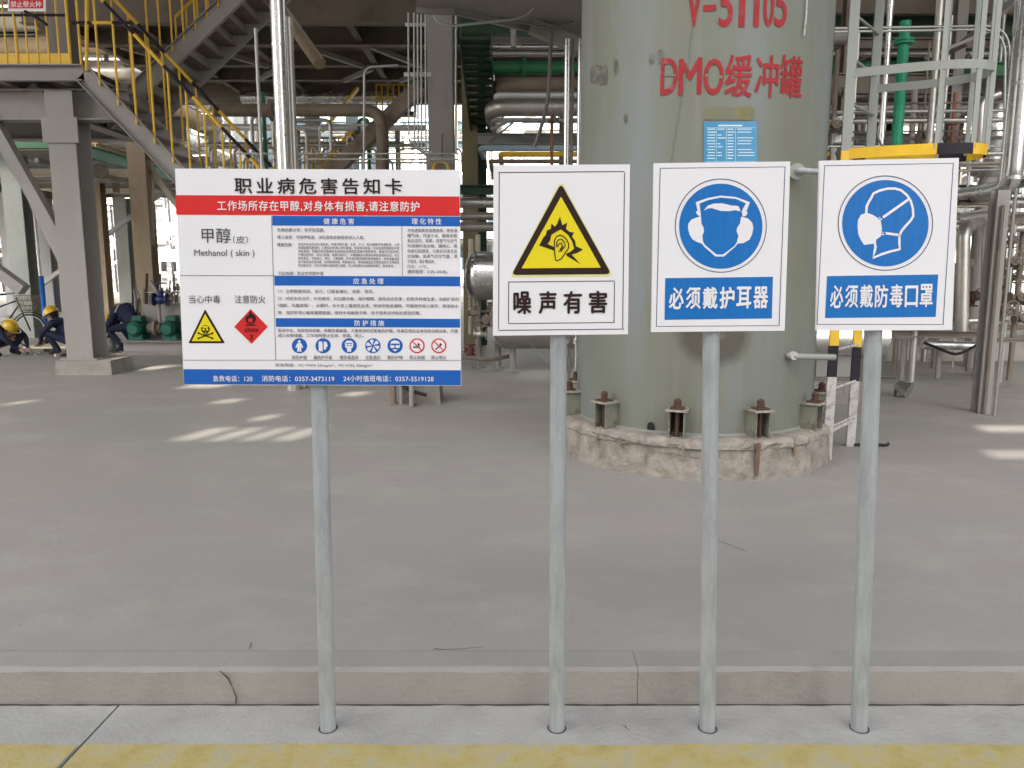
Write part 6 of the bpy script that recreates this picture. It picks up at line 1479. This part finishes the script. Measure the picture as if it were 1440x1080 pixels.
# far buildings
def building(label, x0, x1, y0, y1, h_, m, nx, nz, roofm=None, ww=1.4, wh=1.4):
    t = thing('plant_building', label, 'building', ((x0 + x1) / 2, y0, FL)); k = MB(); k.box((x0, y0, FL), (x1, y1, h_)); obj('wall', k, m, t)
    k = MB(); k.box((x0 - .3, y0 - .3, h_), (x1 + .3, y1 + .3, h_ + .35)); obj('roof', k, roofm or M['farg'], t)
    for i in range(nx):
        for j in range(nz):
            cx_ = x0 + (x1 - x0) * (i + .5) / nx; cz = FL + (h_ - FL) * (j + .5) / nz
            f = MB(); f.beam((cx_ - ww / 2 - .08, y0 - .05, cz - wh / 2), (cx_ - ww / 2 - .08, y0 - .05, cz + wh / 2), .1, .1); f.beam((cx_ + ww / 2 + .08, y0 - .05, cz - wh / 2), (cx_ + ww / 2 + .08, y0 - .05, cz + wh / 2), .1, .1); f.box((cx_ - ww / 2 - .15, y0 - .12, cz - wh / 2 - .12), (cx_ + ww / 2 + .15, y0 - .01, cz - wh / 2 - .02)); f.box((cx_ - .03, y0 - .06, cz - wh / 2), (cx_ + .03, y0 - .02, cz + wh / 2))
            wd = obj('window', f, M['farw'], t); g = MB(); g.box((cx_ - ww / 2, y0 - .025, cz - wh / 2), (cx_ + ww / 2, y0 - .005, cz + wh / 2)); obj('pane', g, M['glass'], wd)
    return t
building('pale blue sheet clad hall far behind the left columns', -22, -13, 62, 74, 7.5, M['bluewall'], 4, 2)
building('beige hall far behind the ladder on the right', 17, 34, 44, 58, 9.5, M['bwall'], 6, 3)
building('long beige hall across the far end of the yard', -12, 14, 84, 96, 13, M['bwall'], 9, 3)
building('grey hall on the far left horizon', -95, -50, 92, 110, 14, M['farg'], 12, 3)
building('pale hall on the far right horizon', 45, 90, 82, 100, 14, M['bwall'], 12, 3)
# ------------------------------------------------------------------ wall added out of view behind the camera to shade the near yard
hb = thing('rear_shade_wall', 'added unseen wall behind the viewer that shades the near yard', 'building', (-7, -15, 0))
HY, HH = -15.0, 21.5; X0, X1 = -28.0, 7.5
tz = math.tan(SUN_EL) / math.cos(SUN_AZ); tx = math.tan(SUN_AZ)
def hole_for(px0, py0, px1, py1):  # opening shaped so the sun drops a patch on the floor
    a = G(px0, max(py0, py1)); b = G(px1, min(py0, py1)); yn, yf = a.y, b.y; xs = sorted((a.x, b.x)); ym = (yn + yf) / 2
    return (xs[0] - (ym - HY) * tx, xs[1] - (ym - HY) * tx, FL + (yn - HY) * tz, FL + (yf - HY) * tz)
holes = [hole_for(*q) for q in ((255, 617, 455, 600), (60, 556, 115, 542), (355, 590, 395, 582), (420, 592, 442, 580), (10, 568, 55, 562),
     (1385, 606, 1420, 597), (1425, 606, 1470, 597), (1395, 642, 1418, 632), (1432, 642, 1470, 632), (190, 520, 250, 513), (255, 545, 330, 538), (480, 556, 520, 550), (300, 566, 345, 560))]
zsv = sorted(set([0, HH] + [h for q in holes for h in (q[2], q[3])]))
wl = MB()
for i in range(len(zsv) - 1):
    za, zb_ = zsv[i], zsv[i + 1]
    if zb_ - za < 1e-4: continue
    cut = sorted((q[0], q[1]) for q in holes if q[2] < (za + zb_) / 2 < q[3]); x = X0
    for c0, c1 in cut:
        if c0 > x: wl.box((x, HY - .1, za), (c0, HY, zb_))
        x = max(x, c1)
    if x < X1: wl.box((x, HY - .1, za), (X1, HY, zb_))
o_ = obj('wall', wl, mat('shade_wall_render', (.68, .66, .63), .85), hb)  # pale, so bounced light fills the signs
mat_fr = M['farw']
for i in range(3):
    a_ = holes[0]; xx = a_[0] + (a_[1] - a_[0]) * (i + 1) / 4; k = MB(); k.box((xx - .05, HY - .07, a_[2] - .02), (xx + .05, HY - .03, a_[3] + .02)); obj('sun_patch_bar', k, mat_fr, hb)  # bars added to split the largest sun patch
k = MB(); zz = (holes[0][2] + holes[0][3]) / 2; k.box((holes[0][0] - .02, HY - .07, zz - .02), (holes[0][1] + .02, HY - .03, zz + .02)); obj('sun_patch_bar', k, mat_fr, hb)
k = MB(); k.box((X0 - .2, HY - .6, HH), (X1 + .2, HY + .05, HH + .3)); obj('shade_wall_cap', k, M['farg'], hb)
